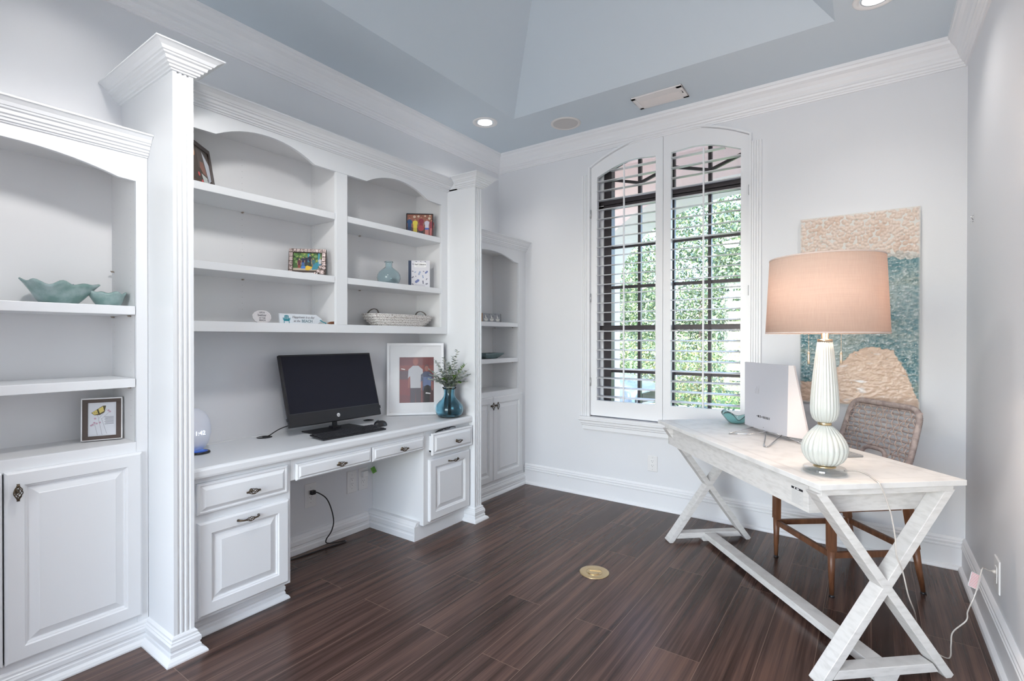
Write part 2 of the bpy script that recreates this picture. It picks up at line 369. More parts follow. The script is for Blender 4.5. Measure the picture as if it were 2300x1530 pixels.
for x0, x1, sgn in ((WX0-.078, WX0-.012, -1), (WX1+.012, WX1+.078, 1)):
    b.box(x0, x1, YB-.012, YB, .668, 2.69)
    for k in range(4):
        xx = x0 + (x1-x0)*(k+.5)/4; b.box(xx-.006, xx+.006, YB-.020, YB-.011, .668, 2.688)
b.build('window_casing', win, bev=.002)
b = MB(TRIM)   # thin frame hugging the shutters, following the arch
b.box(WX0-.014, WX0, YB-.028, YB+.03, .668, 2.745); b.box(WX1, WX1+.014, YB-.028, YB+.03, .668, 2.745)
for i in range(n):
    xa = WX0+(WX1-WX0)*i/n; xb = WX0+(WX1-WX0)*(i+1)/n; za, zb = arch_out(xa), arch_out(xb)
    b.hexa([(xa, YB-.022, za+.001), (xb, YB-.022, zb+.001), (xb, YB+.03, zb+.001), (xa, YB+.03, za+.001), (xa, YB-.022, za+.014), (xb, YB-.022, zb+.014), (xb, YB+.03, zb+.014), (xa, YB+.03, za+.014)])
b.build('shutter_frame', win)

# plantation shutters
SHUT = mat('shutter_paint', (.83, .84, .86), .3)
ym0, ym1 = YB-.002, YB+.030
def shutter(x0, x1, label):
    t = thing('plantation_shutter', label, 'shutter', ((x0+x1)/2, YB+.015, .677), 'hinged window shutters')
    a0, a1 = (WX0+.058, -1.353) if x0 < -1.4 else (-1.233, WX1-.058)
    b = MB(SHUT)
    zt = arch_out
    def strip(xa, xb, lo, hi, k=1):
        for i in range(k):
            p, q = xa+(xb-xa)*i/k, xa+(xb-xa)*(i+1)/k
            b.hexa([(p, ym0, lo(p)), (q, ym0, lo(q)), (q, ym1, lo(q)), (p, ym1, lo(p)), (p, ym0, hi(p)-.003), (q, ym0, hi(q)-.003), (q, ym1, hi(q)-.003), (p, ym1, hi(p)-.003)])
    strip(x0, a0, lambda x: .677, zt, 3); strip(a1, x1, lambda x: .677, zt, 3)
    strip(a0, a1, arch_in, zt, 14); strip(a0, a1, lambda x: .677, lambda x: .807)
    b.build('panel_frame', t)
    z = .838
    while z < 2.72:
        xa, xb = a0+.002, a1-.002
        while xa < xb and arch_in(xa) < z+.008: xa += .01
        while xb > xa and arch_in(xb) < z+.008: xb -= .01
        if xb-xa > .05:
            m = MB(SHUT); hw, ht = .0375, .0052; tl = .10; yc = YB+.016
            pr = [(hw*math.cos(a)*math.cos(tl)-ht*math.sin(a)*math.sin(tl), hw*math.cos(a)*math.sin(tl)+ht*math.sin(a)*math.cos(tl)) for a in [2*PI*k/12 for k in range(12)]]
            m.frame((0, yc, z), (0, 1, 0), (0, 0, 1), (1, 0, 0)); m.prism(pr, xa, xb, smooth=True); m.build('louver', t)
        z += .0772
    c = (a0+a1)/2
    m = MB(SHUT); m.box(c-.006, c+.006, YB-.036, YB-.025, .812, arch_in(c)-.03); m.build('tilt_rod', t, bev=.002)
    hx = x0 if x0 < -1.4 else x1
    for zz in (.92, 1.62, 2.32): MB(STEEL).lathe([(.005, 0), (.005, .07)], 8, (hx, YB-.008, zz)).build('hinge', t)
    return t
shutter(WX0+.002, -1.296, 'white arched plantation shutter, the left panel beside the bookcase corner')
shutter(-1.293, WX1-.002, 'white arched plantation shutter, the right panel behind the silver computer')

# ------------------------------------------------------------------ built-in furniture along the left wall
DOORP = [(0, 0), (0, .013), (.003, .017), (.008, .020), (.052, .020), (.056, .015), (.060, .014), (.062, .008), (.066, .007), (.092, .0165), (.094, .018)]
DRAWP = [(0, 0), (0, .011), (.004, .015), (.010, .016), (.014, .0135), (.018, .0135), (.030, .021), (.032, .022)]
FLATP = [(0, 0), (0, .010), (.004, .014), (.008, .015), (.011, .013), (.020, .020)]
CORN = [(0, -.085), (.006, -.085), (.008, -.080), (.014, -.078), (.015, -.070), (.021, -.067), (.022, -.060), (.029, -.056), (.031, -.044), (.038, -.040), (.040, -.034), (.044, -.032), (.050, -.020), (.060, -.010), (.064, -.007), (.068, -.006), (.068, 0), (0, 0)]
CORN2 = [(a*1.30, z*.92) for a, z in CORN]
BASEP = [(.032, 0), (.032, .006), (.027, .016), (.020, .021), (.016, .023), (.016, .036), (.013, .040), (.013, .046), (.016, .050), (.016, .066), (.012, .072), (.012, .076), (.008, .080), (.008, .088), (.004, .094), (0, .097)]
def birdcage(b, c, ax, out, L, r, wires=6, post=.018):
    # twisted-wire knob: centre c on the face, axis ax, standing off along out
    c, ax, out = Vector(c), Vector(ax).normalized(), Vector(out).normalized(); o = c+out*(post+r*.6); side = ax.cross(out)
    for k in range(wires):
        pts = []
        for i in range(11):
            t = i/10; a = 2*PI*k/wires + t*PI*.9; rr = r*math.sin(PI*(.06+.88*t))**.8
            pts.append(o + ax*(L*.72*(t-.5)) + (side*math.cos(a)+out*math.sin(a))*rr)
        b.tube(pts, r*.13, 5)
    for sg in (-1, 1):
        b.tube([o+ax*sg*L*.34, o+ax*sg*L*.39, o+ax*sg*L*.43, o+ax*sg*L*.5], [r*.34, r*.5, r*.3, r*.42], 8)
    b.tube([c, c+out*.003, c+out*.006, o], [r*.75, r*.7, r*.28, r*.22], 8)
def pull(b, c, ax, out, L):
    c, ax, out = Vector(c), Vector(ax).normalized(), Vector(out).normalized(); o = c+out*.026; side = ax.cross(out)
    for k in range(5):
        pts = []
        for i in range(13):
            t = i/12; a = 2*PI*k/5+t*PI*1.2; rr = .0095*math.sin(PI*(.05+.9*t))
            pts.append(o+ax*(L*.42*(t-.5))+(side*math.cos(a)+out*math.sin(a))*rr)
        b.tube(pts, .0016, 5)
    for sg in (-1, 1):
        b.tube([o+ax*sg*L*.2, o+ax*sg*L*.34-out*.002, o+ax*sg*L*.46-out*.012, c+ax*sg*L*.5+out*.001], [.0042, .0034, .0045, .0062], 8)
def panel_door(name, parent, x, y0, y1, z0, z1, prof=DOORP):
    b = MB(CAB).frame(*FX(x)); b.rings(y0, y1, z0, z1, prof); return b.build(name, parent)
XA = -2.565
def archpts(c, hw, rise, z, k=14):
    Rr = (hw*hw+rise*rise)/(2*rise); return [(c-hw+2*hw*i/k, z+math.sqrt(max(0, Rr*Rr-(-hw+2*hw*i/k)**2))-(Rr-rise)) for i in range(k+1)]
def valance(b, y0, y1, arcs, z, rise, ztop):
    pts = [(y0, z)]
    for c, hw in arcs: pts += archpts(c, hw, rise, z+.004)
    pts += [(y1, z), (y1, ztop), (y0, ztop)]
    # convex pieces: vertical strips
    low = [p for p in pts[:-2]]
    for p, q in zip(low[:-1], low[1:]):
        if q[0]-p[0] > 1e-5: b.prism([p, q, (q[0], ztop), (p[0], ztop)], -.019, 0)
def pin(b, x, y, z, dy):
    b.tube([(x, y, z), (x, y+dy*.012, z)], .0028, 6); b.box(x-.005, x+.005, min(y+dy*.004, y+dy*.014), max(y+dy*.004, y+dy*.014), z+.0025, z+.0045)
def tall_bookcase(c, ylo, yhi, label, op, dr, knobs):
    t = thing('bookcase', label, 'bookcase', (-2.72, (ylo+yhi)/2, 0), 'tall bookcases flanking the desk')
    o0, o1 = op; ZT = 2.185
    b = MB(INNER)
    b.box(XL, XL+.015, ylo, yhi, 0, ZT-.002); b.box(XL+.015, XA-.019, o0-.02, o0, .1, ZT-.002); b.box(XL+.015, XA-.019, o1, o1+.02, .1, ZT-.002)
    b.box(XL+.015, XA-.019, o0, o1, 2.02+.06, 2.02+.08); b.box(XL+.015, XA-.02, o0, o1, .845, .8715); b.box(XL+.015, XA-.05, o0, o1, .1, .12)
    b.box(XL+.015, XA-.018, ylo, yhi, ZT-.02, ZT-.002)
    b.use(HOLE)
    for yy, s in ((o0, 1), (o1, -1)):
        for xx in (XL+.045, XA-.06):
            for k in range(30):
                z = .98+k*.0333
                b.add([(xx+.0015*math.cos(2*PI*q/6), yy+s*.0004, z+.0015*math.sin(2*PI*q/6)) for q in range(6)], [tuple(range(6))])
    b.build('case', t)
    b = MB(CAB).frame(*FX(XA))
    b.prism([(ylo, .09), (o0, .09), (o0, ZT-.01), (ylo, ZT-.01)], -.019, 0); b.prism([(o1, .09), (yhi, .09), (yhi, ZT-.01), (o1, ZT-.01)], -.019, 0)
    b.prism([(o0, .09), (o1, .09), (o1, .128), (o0, .128)], -.019, 0); b.prism([(o0, .822), (o1, .822), (o1, .873), (o0, .873)], -.019, .0)
    valance(b, o0, o1, [((o0+o1)/2, (o1-o0)/2-.062)], 1.990, .056, ZT-.01)
    b.build('face_frame', t, bev=.0015)
    for z in (1.4555, 1.145):
        b = MB(CAB); b.box(XL+.016, XA-.004, o0+.002, o1-.002, z-.037, z); b.build('shelf', t, bev=.002)
        for yy, s in ((o0, 1), (o1, -1)):
            for xx in (XL+.045, XA-.06): b = MB(DULL); pin(b, xx, yy, z-.0425, s); b.build('shelf_pin', t)
    if ylo < 0: b = MB(DULL); pin(b, XL+.045, o1, 1.62, -1); b.build('shelf_pin', t)
    for (y0, y1), ky in zip(dr, knobs):
        d = panel_door('door', t, XA+.001, y0, y1, .127, .829)
        k = MB(BRONZE); birdcage(k, (XA+.021, ky, .757), (0, 0, 1), (1, 0, 0), .062, .0125); k.build('knob', d)
    b = MB(CAB); b.sweep([(XA, yhi), (XA, ylo)], CORN, z0=ZT, side=-1); b.build('cornice', t)
    b = MB(CAB); b.sweep([(XA, yhi), (XA, ylo)], BASEP, side=-1); b.build('base_moulding', t)
    return t
tall_bookcase(.425, -.07, .879, 'tall white arched bookcase at the left, holding the green bowls', (.015, .837), [(-.001, .4225), (.4275, .851)], (.392, .459))
tall_bookcase(3.331, 2.882, YB, 'tall white arched bookcase in the corner beside the window', (2.937, 3.725), [(2.897, 3.3295), (3.3325, 3.766)], (3.300, 3.362))

# fluted pilasters
def pilaster(y0, y1, label):
    t = thing('pilaster', label, 'pilaster', (-2.59, (y0+y1)/2, 0), 'fluted pilasters either side of the desk')
    xf = -2.31; b = MB(CAB); w = y1-y0
    pts = [(XL+.001, y0), (XL+.001, y1), (xf, y1)]
    # fluted front, from y1 back to y0
    e = .011; fw = (w-2*e)/3
    for k in range(3):
        a = y1-e-k*fw; g = fw*.16
        pts += [(xf, a-g*.4)] + [(xf-.0065*math.sin(PI*q/6), a-g-(fw-2*g)*q/6) for q in range(7)]
    pts += [(xf, y0)]
    b.frame((0, 0, 0), (1, 0, 0), (0, 1, 0), (0, 0, 1)); b.prism(pts, .06, 2.42); b.build('shaft', t)
    b = MB(CAB); b.sweep([(XL, y0), (xf, y0), (xf, y1), (-2.47, y1)] if y0 < 2 else [(-2.47, y0), (xf, y0), (xf, y1), (XL, y1)], CORN2, z0=2.484, side=1)
    b.box(XL, xf+.01, y0-.0, y1, 2.41, 2.484); b.build('capital', t)
    PB = [(q*1.22, z*1.05) for q, z in BASEP]
    b = MB(CAB); b.sweep([(XA, y0), (xf, y0), (xf, y1), (XA+.16, y1)] if y0 < 2 else [(XA+.165, y0), (xf, y0), (xf, y1), (XA, y1)], PB, side=1); b.box(XA, xf, y0, y1, 0, .1); b.build('plinth', t)
pilaster(.880, .957, 'tall white fluted pilaster left of the built-in desk')
pilaster(2.803, 2.880, 'tall white fluted pilaster right of the built-in desk')

# hutch above the desk
XH, HY0, HY1 = -2.575, .958, 2.802
t = thing('wall_bookcase', 'wide white bookcase with two arched bays mounted above the built-in desk', 'bookcase', (-2.72, 1.88, 1.351))
b = MB(INNER)
b.box(XL, XL+.015, HY0, HY1, 1.353, 2.47); b.box(XL+.015, XH-.019, HY0, HY0+.02, 1.37, 2.44); b.box(XL+.015, XH-.019, HY1-.045, HY1-.001, 1.37, 2.44)
b.box(XL+.015, XH-.019, 1.856, 1.898, 1.37, 2.44); b.box(XL+.015, XH-.005, HY0, HY1-.001, 1.352, 1.397); b.box(XL+.015, XH-.019, HY0, HY1-.001, 2.405, 2.425)
b.box(XL+.015, XH-.01, HY0, HY1-.001, 2.455, 2.477)
HC_ = b
b = MB(CAB).frame(*FX(XH))
for y0, y1 in ((HY0, 1.017), (2.738, HY1)): b.prism([(y0, 1.351), (y1, 1.351), (y1, 2.30), (y0, 2.30)], -.019, 0)
b.prism([(1.017, 1.351), (2.738, 1.351), (2.738, 1.400), (1.017, 1.400)], -.019, 0)
valance(b, HY0, HY1, [(1.432, .266), (2.330, .268)], 2.300, .073, 2.44)
b.build('face_frame', t, bev=.0015)
b = MB(CAB); b.box(XH-.019, XH+.001, 1.837, 1.917, 1.399, 2.303); b.build('divider', t, bev=.0015)
for y0, y1 in ((.980, 1.854), (1.900, 2.755)):
    for z in (2.058, 1.685):
        b = MB(CAB); b.box(XL+.016, XH-.020, y0, y1, z-.038, z); b.box(XH-.021, XH-.003, max(y0, 1.02), min(y1, 2.736) if y1 > 2 else 1.834, z-.038, z) if y0 < 1.5 else b.box(XH-.021, XH-.003, 1.92, 2.736, z-.038, z)
        b.build('shelf', t, bev=.002)
b = HC_; b.use(HOLE)
for yy in (1.43, 2.22):
    for k in range(26):
        z = 1.48+k*.0333
        b.add([(XL+.0155, yy+.0015*math.cos(2*PI*q/6), z+.0015*math.sin(2*PI*q/6)) for q in range(6)], [tuple(range(6))])
for yy, s in ((1.8555, -1), (HY1-.0455, -1)):
    for k in range(26):
        z = 1.48+k*.0333
        b.add([(XL+.05+.0015*math.cos(2*PI*q/6), yy, z+.0015*math.sin(2*PI*q/6)) for q in range(6)], [tuple(range(6))])
b.build('case', t)
for z in (2.014, 1.641):
    for yy in (1.43, 2.22): b = MB(DULL); b.box(XL+.0155, XL+.03, yy-.004, yy+.004, z, z+.006); b.build('shelf_pin', t)
b = MB(CAB); b.sweep([(XH, HY1), (XH, HY0)], CORN2, z0=2.484, side=-1); b.build('cornice', t)

# desk pedestals, pencil drawers and top
XD, CT = -2.364, .760
def pedestal(y0, y1, label, left):
    t = thing('drawer_pedestal', label, 'cabinet', (-2.6, (y0+y1)/2, 0), 'drawer pedestals under the built-in desk')
    b = MB(CAB)
    b.box(XL+.001, XD, y0, y1, .094, CT-.0455); b.build('case', t, bev=.0015)
    b = MB(CAB)
    if left:
        b.box(XL, -2.43, y0, 1.402, 0, .0935); b.sweep([(-2.425, y0), (-2.425, 1.405), (XL, 1.405)], [(q, z*.93) for q, z in BASEP], side=1)
    else:
        b.box(XL, -2.40, 2.345, y1, 0, .0935)
        P2 = [(.050, 0), (.050, .035), (.046, .040), (.046, .050), (.050, .056), (.050, .082), (.044, .090), (.044, .096), (.036, .104), (.028, .116), (0, .118)]
        b.sweep([(XL, 2.345), (-2.398, 2.345)], P2, side=1); b.box(-2.404, -2.396, 2.296, y1, 0, .0935)
    b.build('base_moulding', t)
    return t
tl = pedestal(HY0, 1.420, 'white drawer cabinet under the left end of the built-in desk', True)
d = panel_door('drawer', tl, XD+.001, .985, 1.399, .554, .690, DRAWP); k = MB(BRONZE); birdcage(k, (XD+.022, 1.212, .612), (0, 1, 0), (1, 0, 0), .062, .0125); k.build('knob', d)
d = panel_door('file_drawer', tl, XD+.001, .988, 1.402, .111, .519); k = MB(BRONZE); pull(k, (XD+.020, 1.200, .488), (0, 1, 0), (1, 0, 0), .095); k.build('pull_handle', d)
tr = pedestal(2.345, HY1, 'white drawer cabinet under the right end, its top drawer slightly open', False)
b = MB(CAB); b.frame(*FX(XD+.028)); b.rings(2.386, 2.790, .552, .694, DRAWP); d = b.build('drawer', tr)
b = MB(CAB); b.box(XD-.002, XD+.028, 2.398, 2.410, .57, .675); b.box(XD-.002, XD+.028, 2.766, 2.778, .57, .675); b.box(XD-.002, XD+.028, 2.398, 2.778, .57, .58); b.build('drawer_box', d)
k = MB(BRONZE); birdcage(k, (XD+.050, 2.612, .616), (0, 1, 0), (1, 0, 0), .062, .0125); k.build('knob', d)
d = panel_door('file_drawer', tr, XD+.001, 2.385, 2.790, .114, .519); k = MB(BRONZE); pull(k, (XD+.020, 2.610, .482), (0, 1, 0), (1, 0, 0), .095); k.build('pull_handle', d)
tp = thing('pencil_drawer_rail', 'white rail with two slim drawers over the knee space of the built-in desk', 'drawer unit', (-2.4, 1.88, .60), None)
b = MB(CAB); b.box(-2.60, XD, 1.4215, 2.3435, .603, CT-.0455); b.build('case', tp, bev=.0015)
for y0, y1, kz in ((1.446, 1.914, .640), (1.922, 2.338, .640)):
    d = panel_door('drawer', tp, XD+.001, y0, y1, .600, .684, FLATP); k = MB(BRONZE); birdcage(k, (XD+.021, (y0+y1)/2+.012, kz), (0, 1, 0), (1, 0, 0), .062, .0125); k.build('knob', d)
b = MB(CAB)
pr = [(XL+.001, CT-.045), (-2.340, CT-.045), (-2.332, CT-.042), (-2.330, CT-.034), (-2.330, CT-.012), (-2.334, CT-.004), (-2.342, CT), (XL+.001, CT)]
b.frame((0, 0, 0), (1, 0, 0), (0, 0, 1), (0, 1, 0)); b.prism(pr, HY0+.0005, HY1-.0005); o = b.build('countertop')
tag(o, 'long white countertop of the built-in desk carrying the black computer', 'countertop')
b = MB(TRIM); b.sweep([(XL, 1.4375), (XL, 2.293)], [(.035, 0), (.035, .030), (.030, .036), (.030, .050), (.034, .056), (.034, .080), (.026, .088), (.026, .094), (.015, .108), (0, .112)], side=1); struct(b.build('baseboard_left'))

# ------------------------------------------------------------------ white-washed desk (frame: l = long way, s = short way)
LA = math.radians(131.7); DL = Vector((math.cos(LA), math.sin(LA), 0)); DS = Vector((math.sin(LA), -math.cos(LA), 0))
DP = Vector((-.1478, 2.1882, 0))
def dp(l, s, z): return DP + DL*l + DS*s + Vector((0, 0, z))
DF = (tuple(DP), tuple(DL), tuple(DS), (0, 0, 1))
WASH = noisy(mat('whitewashed_wood', (.8, .79, .77), .5), (.63, .62, .60), (.74, .73, .715), scale=(2, 2, 9), ns=9, detail=6, bump=.15, bumpd=.002, lo=.30, hi=.55)
WASH2 = noisy(mat('whitewashed_wood_top', (.8, .79, .77), .48), (.69, .685, .675), (.78, .775, .765), scale=(1, 1, 1), ns=14, detail=8, bump=.08, bumpd=.002, lo=.30, hi=.52)
GROOVE = mat('board_groove', (.45, .43, .40), .7)
desk = thing('writing_desk', 'whitewashed wooden writing desk on crossed legs in front of the window wall', 'desk', tuple(dp(.75, .3, 0)))
TL_, TS_ = 1.508, .612
b = MB(WASH2).frame(*DF); b.box(0, TL_, 0, TS_, .754, .775)
b.use(GROOVE)
g = .7753
for s0 in (.052, .060, TS_-.056): b.add([(.055, s0, g), (TL_-.055, s0, g), (TL_-.055, s0+.0012, g), (.055, s0+.0012, g)], [(0, 1, 2, 3)])
for l0 in (.055, TL_-.056): b.add([(l0, .0, g), (l0+.0012, .0, g), (l0+.0012, TS_, g), (l0, TS_, g)], [(0, 1, 2, 3)])
b.build('tabletop', desk, bev=.0015)
b = MB(WASH).frame(*DF)
AL0, AL1, AS0, AS1 = .12, 1.445, .045, .565
b.box(AL0, AL1, AS0, AS0+.02, .628, .7538); b.box(AL0, AL1, AS1-.02, AS1, .628, .7538); b.box(AL0, AL0+.02, AS0, AS1, .628, .7538); b.box(AL1-.02, AL1, AS0, AS1, .628, .7538)
b.box(AL0, AL1, AS0, AS1, .628, .640)
b.build('apron', desk, bev=.0015)
def xleg(l0, name='crossed_leg'):
    lw = .064; A = lambda s, z: dp(l0+lw/2, s, z)
    for k, (p, q) in enumerate((((.022, .735), (.562, 0)), ((.566, .735), (.040, 0)))):
        b = MB(WASH); d = Vector((q[0]-p[0], q[1]-p[1])).normalized(); hw = .0165
        hx = hw/abs(d.y)   # half width measured along s
        pts = [(p[0]-hx, p[1]), (p[0]+hx, p[1]), (q[0]+hx, .012), (q[0]+hx*.45, 0), (q[0]-hx*.6, 0), (q[0]-hx, .010)] if 1 else 0
        b.frame(tuple(dp(l0, 0, 0)), tuple(DS), (0, 0, 1), tuple(DL)); b.prism(pts, .0002*k, lw+.0004*k); b.build('leg', desk, bev=.002)
    b = MB(WASH).frame(tuple(dp(l0, 0, 0)), tuple(DS), (0, 0, 1), tuple(DL))
    b.prism([(.020, .728), (.574, .728), (.574, .7535), (.020, .7535)], -.002, lw+.002)
    b.build('top_rail', desk, bev=.0015)
    b = MB(WASH).frame(tuple(dp(l0, 0, 0)), tuple(DS), (0, 0, 1), tuple(DL))
    b.prism([(.078, .026), (.520, .026), (.495, .060), (.100, .060)], .003, lw-.003)
    b.prism([(.245, .026), (.258, .001), (.345, .001), (.358, .026)], .006, lw-.006)
    b.build('bottom_rail', desk, bev=.0015)
xleg(.020); xleg(1.376)
b = MB(WASH).frame(*DF); b.box(.084, 1.376, .262, .335, .024, .058); b.build('stretcher', desk, bev=.0015)
# shipping label on the apron
b = MB(mat('sticker_paper', (.66, .66, .65), .6)).frame(tuple(dp(0, AS0-.0006, 0)), tuple(-DL), (0, 0, 1), tuple(-DS)); b.rect(-.222, -.150, .640, .710)
b.use(BLACK); b.rect(-.222, -.152, .700, .709, .0002)
b.use(WHT); b.rect(-.205, -.199, .701, .708, .0003); b.rect(-.190, -.176, .702, .7065, .0003)
LINE = mat('grey_print', (.36, .36, .37), .6); b.use(LINE)
for k in range(10): b.rect(-.218, -.160 - (k % 3)*.006, .692-k*.0052, .6905-k*.0052+.0022, .0002)
o = b.build('label_sticker', desk)

# ------------------------------------------------------------------ rope armchair
ROPE = noisy(mat('taupe_rope', (.42, .34, .31), .75), (.34, .27, .25), (.52, .43, .40), ns=40, bump=.2)
ROPE2 = mat('pale_cord', (.58, .46, .40), .75)
WALN = noisy(mat('walnut_metal', (.16, .065, .032), .38), (.115, .045, .022), (.20, .085, .04), scale=(8, 8, 1), ns=6)
chair = thing('woven_chair', 'taupe woven rope chair with walnut brown legs pushed behind the white desk', 'chair', tuple(dp(.88, .82, 0)))
feet = {'A': (1.114, .581, 0, 0), 'B': (.641, .565, 0, 0), 'C': (.618, 1.060, .0, -.085), 'D': (1.090, 1.075, 0, -.085)}
for k, (l0, s0, dl, ds) in feet.items():
    cin = .012 if k in 'BC' else -.012
    tp_ = dp(l0+cin*.5, s0+ds, .455); ft = dp(l0, s0, .012)
    b = MB(WALN); b.bar(dp(l0+(cin*.5)*.55, s0+ds*.55, .235), tp_, .040, .030, DL); 
    md = dp(l0+(cin*.5)*.55, s0+ds*.55, .235)
    b.tube([ft, ft.lerp(md, .5), md + Vector((0, 0, .02))], [.0105, .0150, .0195], 12); b.build('leg', chair)
    b = MB(BLACK); b.lathe([(.013, 0), (.014, .004), (.010, .012)], 12, tuple(dp(l0, s0, 0))); b.build('glide', chair)
def at(k, z): l0, s0, dl, ds = feet[k]; return dp(l0+(.006 if k in 'BC' else -.006)*z/.455, s0+ds*z/.455, z)
for p, q in (('A', 'B'), ('B', 'C'), ('C', 'D'), ('D', 'A')):
    b = MB(WALN); b.bar(at(p, .213), at(q, .213), .030, .020, (0, 0, 1)); b.build('stretcher', chair, bev=.002)
# seat and back: rope-wrapped frame
def wrapped(b, pts, r, pitch=.0085):
    P = [Vector(p) for p in pts]; out = [P[0]]; 
    for p, q in zip(P[:-1], P[1:]):
        k = max(1, int((q-p).length/(pitch/2)))
        out += [p.lerp(q, (i+1)/k) for i in range(k)]
    b.tube(out, [r*(1.0 if i % 2 else .86) for i in range(len(out))], 9)
def rounded(pts, r, k=6, closed=False):
    P = [Vector(p) for p in pts]; out = []; m = len(P)
    for i, p in enumerate(P):
        if not closed and i in (0, m-1): out.append(p); continue
        a, c = P[i-1], P[(i+1) % m]; u = (a-p); v = (c-p); ru = min(r, u.length*.48); rv = min(r, v.length*.48)
        s0, e0 = p+u.normalized()*ru, p+v.normalized()*rv
        for j in range(k+1): tt = j/k; out.append(s0*(1-tt)**2+p*2*tt*(1-tt)+e0*tt*tt)
    return out
CB = .915
def back(l, z): # point on the back surface: leans away from the desk, slightly cupped
    s = .985 + (z-.46)*.31 - .25*(l-CB)**2; return dp(l, s, z)
b = MB(ROPE)
outer = rounded([back(CB+.245, .47), back(CB+.250, .70), back(CB+.240, .945), back(CB-.225, .940), back(CB-.240, .70), back(CB-.235, .47)], .075)
wrapped(b, outer, .0165); b.build('back_frame', chair)
b = MB(ROPE); inner = rounded([back(CB+.105, .47), back(CB+.085, .690), back(CB-.075, .690), back(CB-.090, .47)], .05); wrapped(b, inner, .0125); b.build('arch_frame', chair)
b = MB(ROPE)
def weave_ok(l, z):
    if z < .70 and abs(l-(CB+.0)) < .098: return False
    return True
NR, NC = 17, 13
for i in range(NR):   # flat cross bands
    z = .492 + (.92-.492)*i/(NR-1); seg = []
    for j in range(41):
        l = CB-.232+.470*j/40
        p = back(l, z) + DS*.003*math.sin(j*PI*13/40 + (PI if i % 2 else 0))
        if weave_ok(l, z): seg.append(p)
        else:
            if len(seg) > 1: b.tube(seg, .0065, 5)
            seg = []
    if len(seg) > 1: b.tube(seg, .0065, 5)
b.build('woven_band', chair)['kind'] = 'stuff'
b = MB(ROPE2)
for j in range(15):
    l = CB-.215+.440*j/14; seg = []
    for i in range(46):
        z = .485 + (.925-.485)*i/45; ll = l + .012*math.sin(i*.35+j)
        p = back(ll, z) - DS*(.004+.0075*math.sin(i*PI*16.5/45+(PI if j % 2 else 0)))
        if weave_ok(ll, z): seg.append(p)
        else: seg = []
    if len(seg) > 1: b.tube(seg, .0030, 5)
b.build('woven_cord', chair)['kind'] = 'stuff'
b = MB(ROPE); st = rounded([dp(.655, .575, .462), dp(1.105, .585, .462), dp(1.130, 1.0, .462), dp(.690, 1.0, .462)], .06, closed=True); st.append(st[0]); wrapped(b, st, .0165); b.build('seat_frame', chair)
b = MB(ROPE)
for i in range(26): s0 = .595+.395*i/25; b.tube([dp(.665+.02*i/25, s0, .462), dp(.89, s0, .452), dp(1.108+.02*i/25, s0, .462)], .0072, 5)
for i in range(14): l0 = .69+.41*i/13; b.tube([dp(l0, .585, .468), dp(l0, .79, .459), dp(l0, .99, .468)], .004, 5)
b.build('woven_seat', chair)
b = MB(WALN)
for s0 in (.60, .965): b.bar(dp(.66, s0, .440), dp(1.10, s0, .440), .030, .022, (0, 0, 1))
for l0 in (.66, 1.10): b.bar(dp(l0, .60, .440), dp(l0, .965, .440), .030, .022, (0, 0, 1))
b.build('seat_rail', chair)

# ------------------------------------------------------------------ table lamp
LB = Vector((-.147, 2.407, .7757)); lc = tuple(LB)
lamp = thing('table_lamp', 'tall ribbed white glass table lamp with a blush drum shade on the white desk', 'lamp', lc)
MILK = mat('milky_glass', (.60, .63, .60), .15); bsdf(MILK).inputs['Coat Weight'].default_value = .3
ACR = clear_pane('clear_acrylic', (.96, .97, .97), .16)
b = MB(ACR); b.lathe([(.070, 0), (.076, .002), (.077, .006), (.0768, .019), (.074, .023), (.0, .0232)], 56, lc, smooth=True); b.build('base', lamp)
b = MB(BRASS); b.lathe([(.040, .0235), (.041, .026), (.036, .031), (.030, .034)], 32, lc); b.build('foot_ring', lamp)
b = MB(MILK); pr = [(.030, .031), (.048, .036), (.064, .050), (.076, .072), (.081, .094), (.080, .112), (.073, .132), (.060, .154), (.044, .174), (.030, .188), (.024, .193)]
b.lathe(pr, 144, lc, ribs=24, amp=.075); b.build('lower_globe', lamp)
b = MB(BRASS); b.lathe([(.0235, .193), (.0245, .194), (.0245, .203), (.0235, .204)], 32, lc); b.build('collar', lamp)
b = MB(MILK); pr = [(.020, .203), (.032, .207), (.043, .220), (.049, .240), (.0505, .265), (.049, .300), (.0455, .350), (.041, .400), (.036, .450), (.0305, .500), (.026, .531)]
b.lathe(pr, 144, lc, ribs=24, amp=.07); b.build('upper_body', lamp)
GOLD = mat('satin_gold', (.78, .62, .45), .28, 1)
b = MB(GOLD); b.lathe([(.0275, .531), (.0275, .540), (.013, .541), (.013, .60), (.009, .602), (.009, .64), (.016, .642), (.016, .70), (.004, .702), (.004, .86), (.010, .862), (.008, .885), (.0, .89)], 24, lc)
for a in range(3): an = a*2*PI/3+.3; b.tube([(lc[0], lc[1], lc[2]+.855), (lc[0]+.198*math.cos(an), lc[1]+.198*math.sin(an), lc[2]+.855)], .002, 6)
b.build('stem', lamp)
SH = bpy.data.materials.new('blush_linen'); SH.use_nodes = True; nt = SH.node_tree; nt.nodes.clear()
o_ = nt.nodes.new('ShaderNodeOutputMaterial'); d_ = nt.nodes.new('ShaderNodeBsdfDiffuse'); t_ = nt.nodes.new('ShaderNodeBsdfTranslucent'); x_ = nt.nodes.new('ShaderNodeMixShader')
tc = nt.nodes.new('ShaderNodeTexCoord'); mp = nt.nodes.new('ShaderNodeMapping'); nz = nt.nodes.new('ShaderNodeTexNoise'); nz2 = nt.nodes.new('ShaderNodeTexNoise'); mp2 = nt.nodes.new('ShaderNodeMapping')
mp.inputs['Scale'].default_value = (8, 8, 900); mp2.inputs['Scale'].default_value = (500, 500, 6)
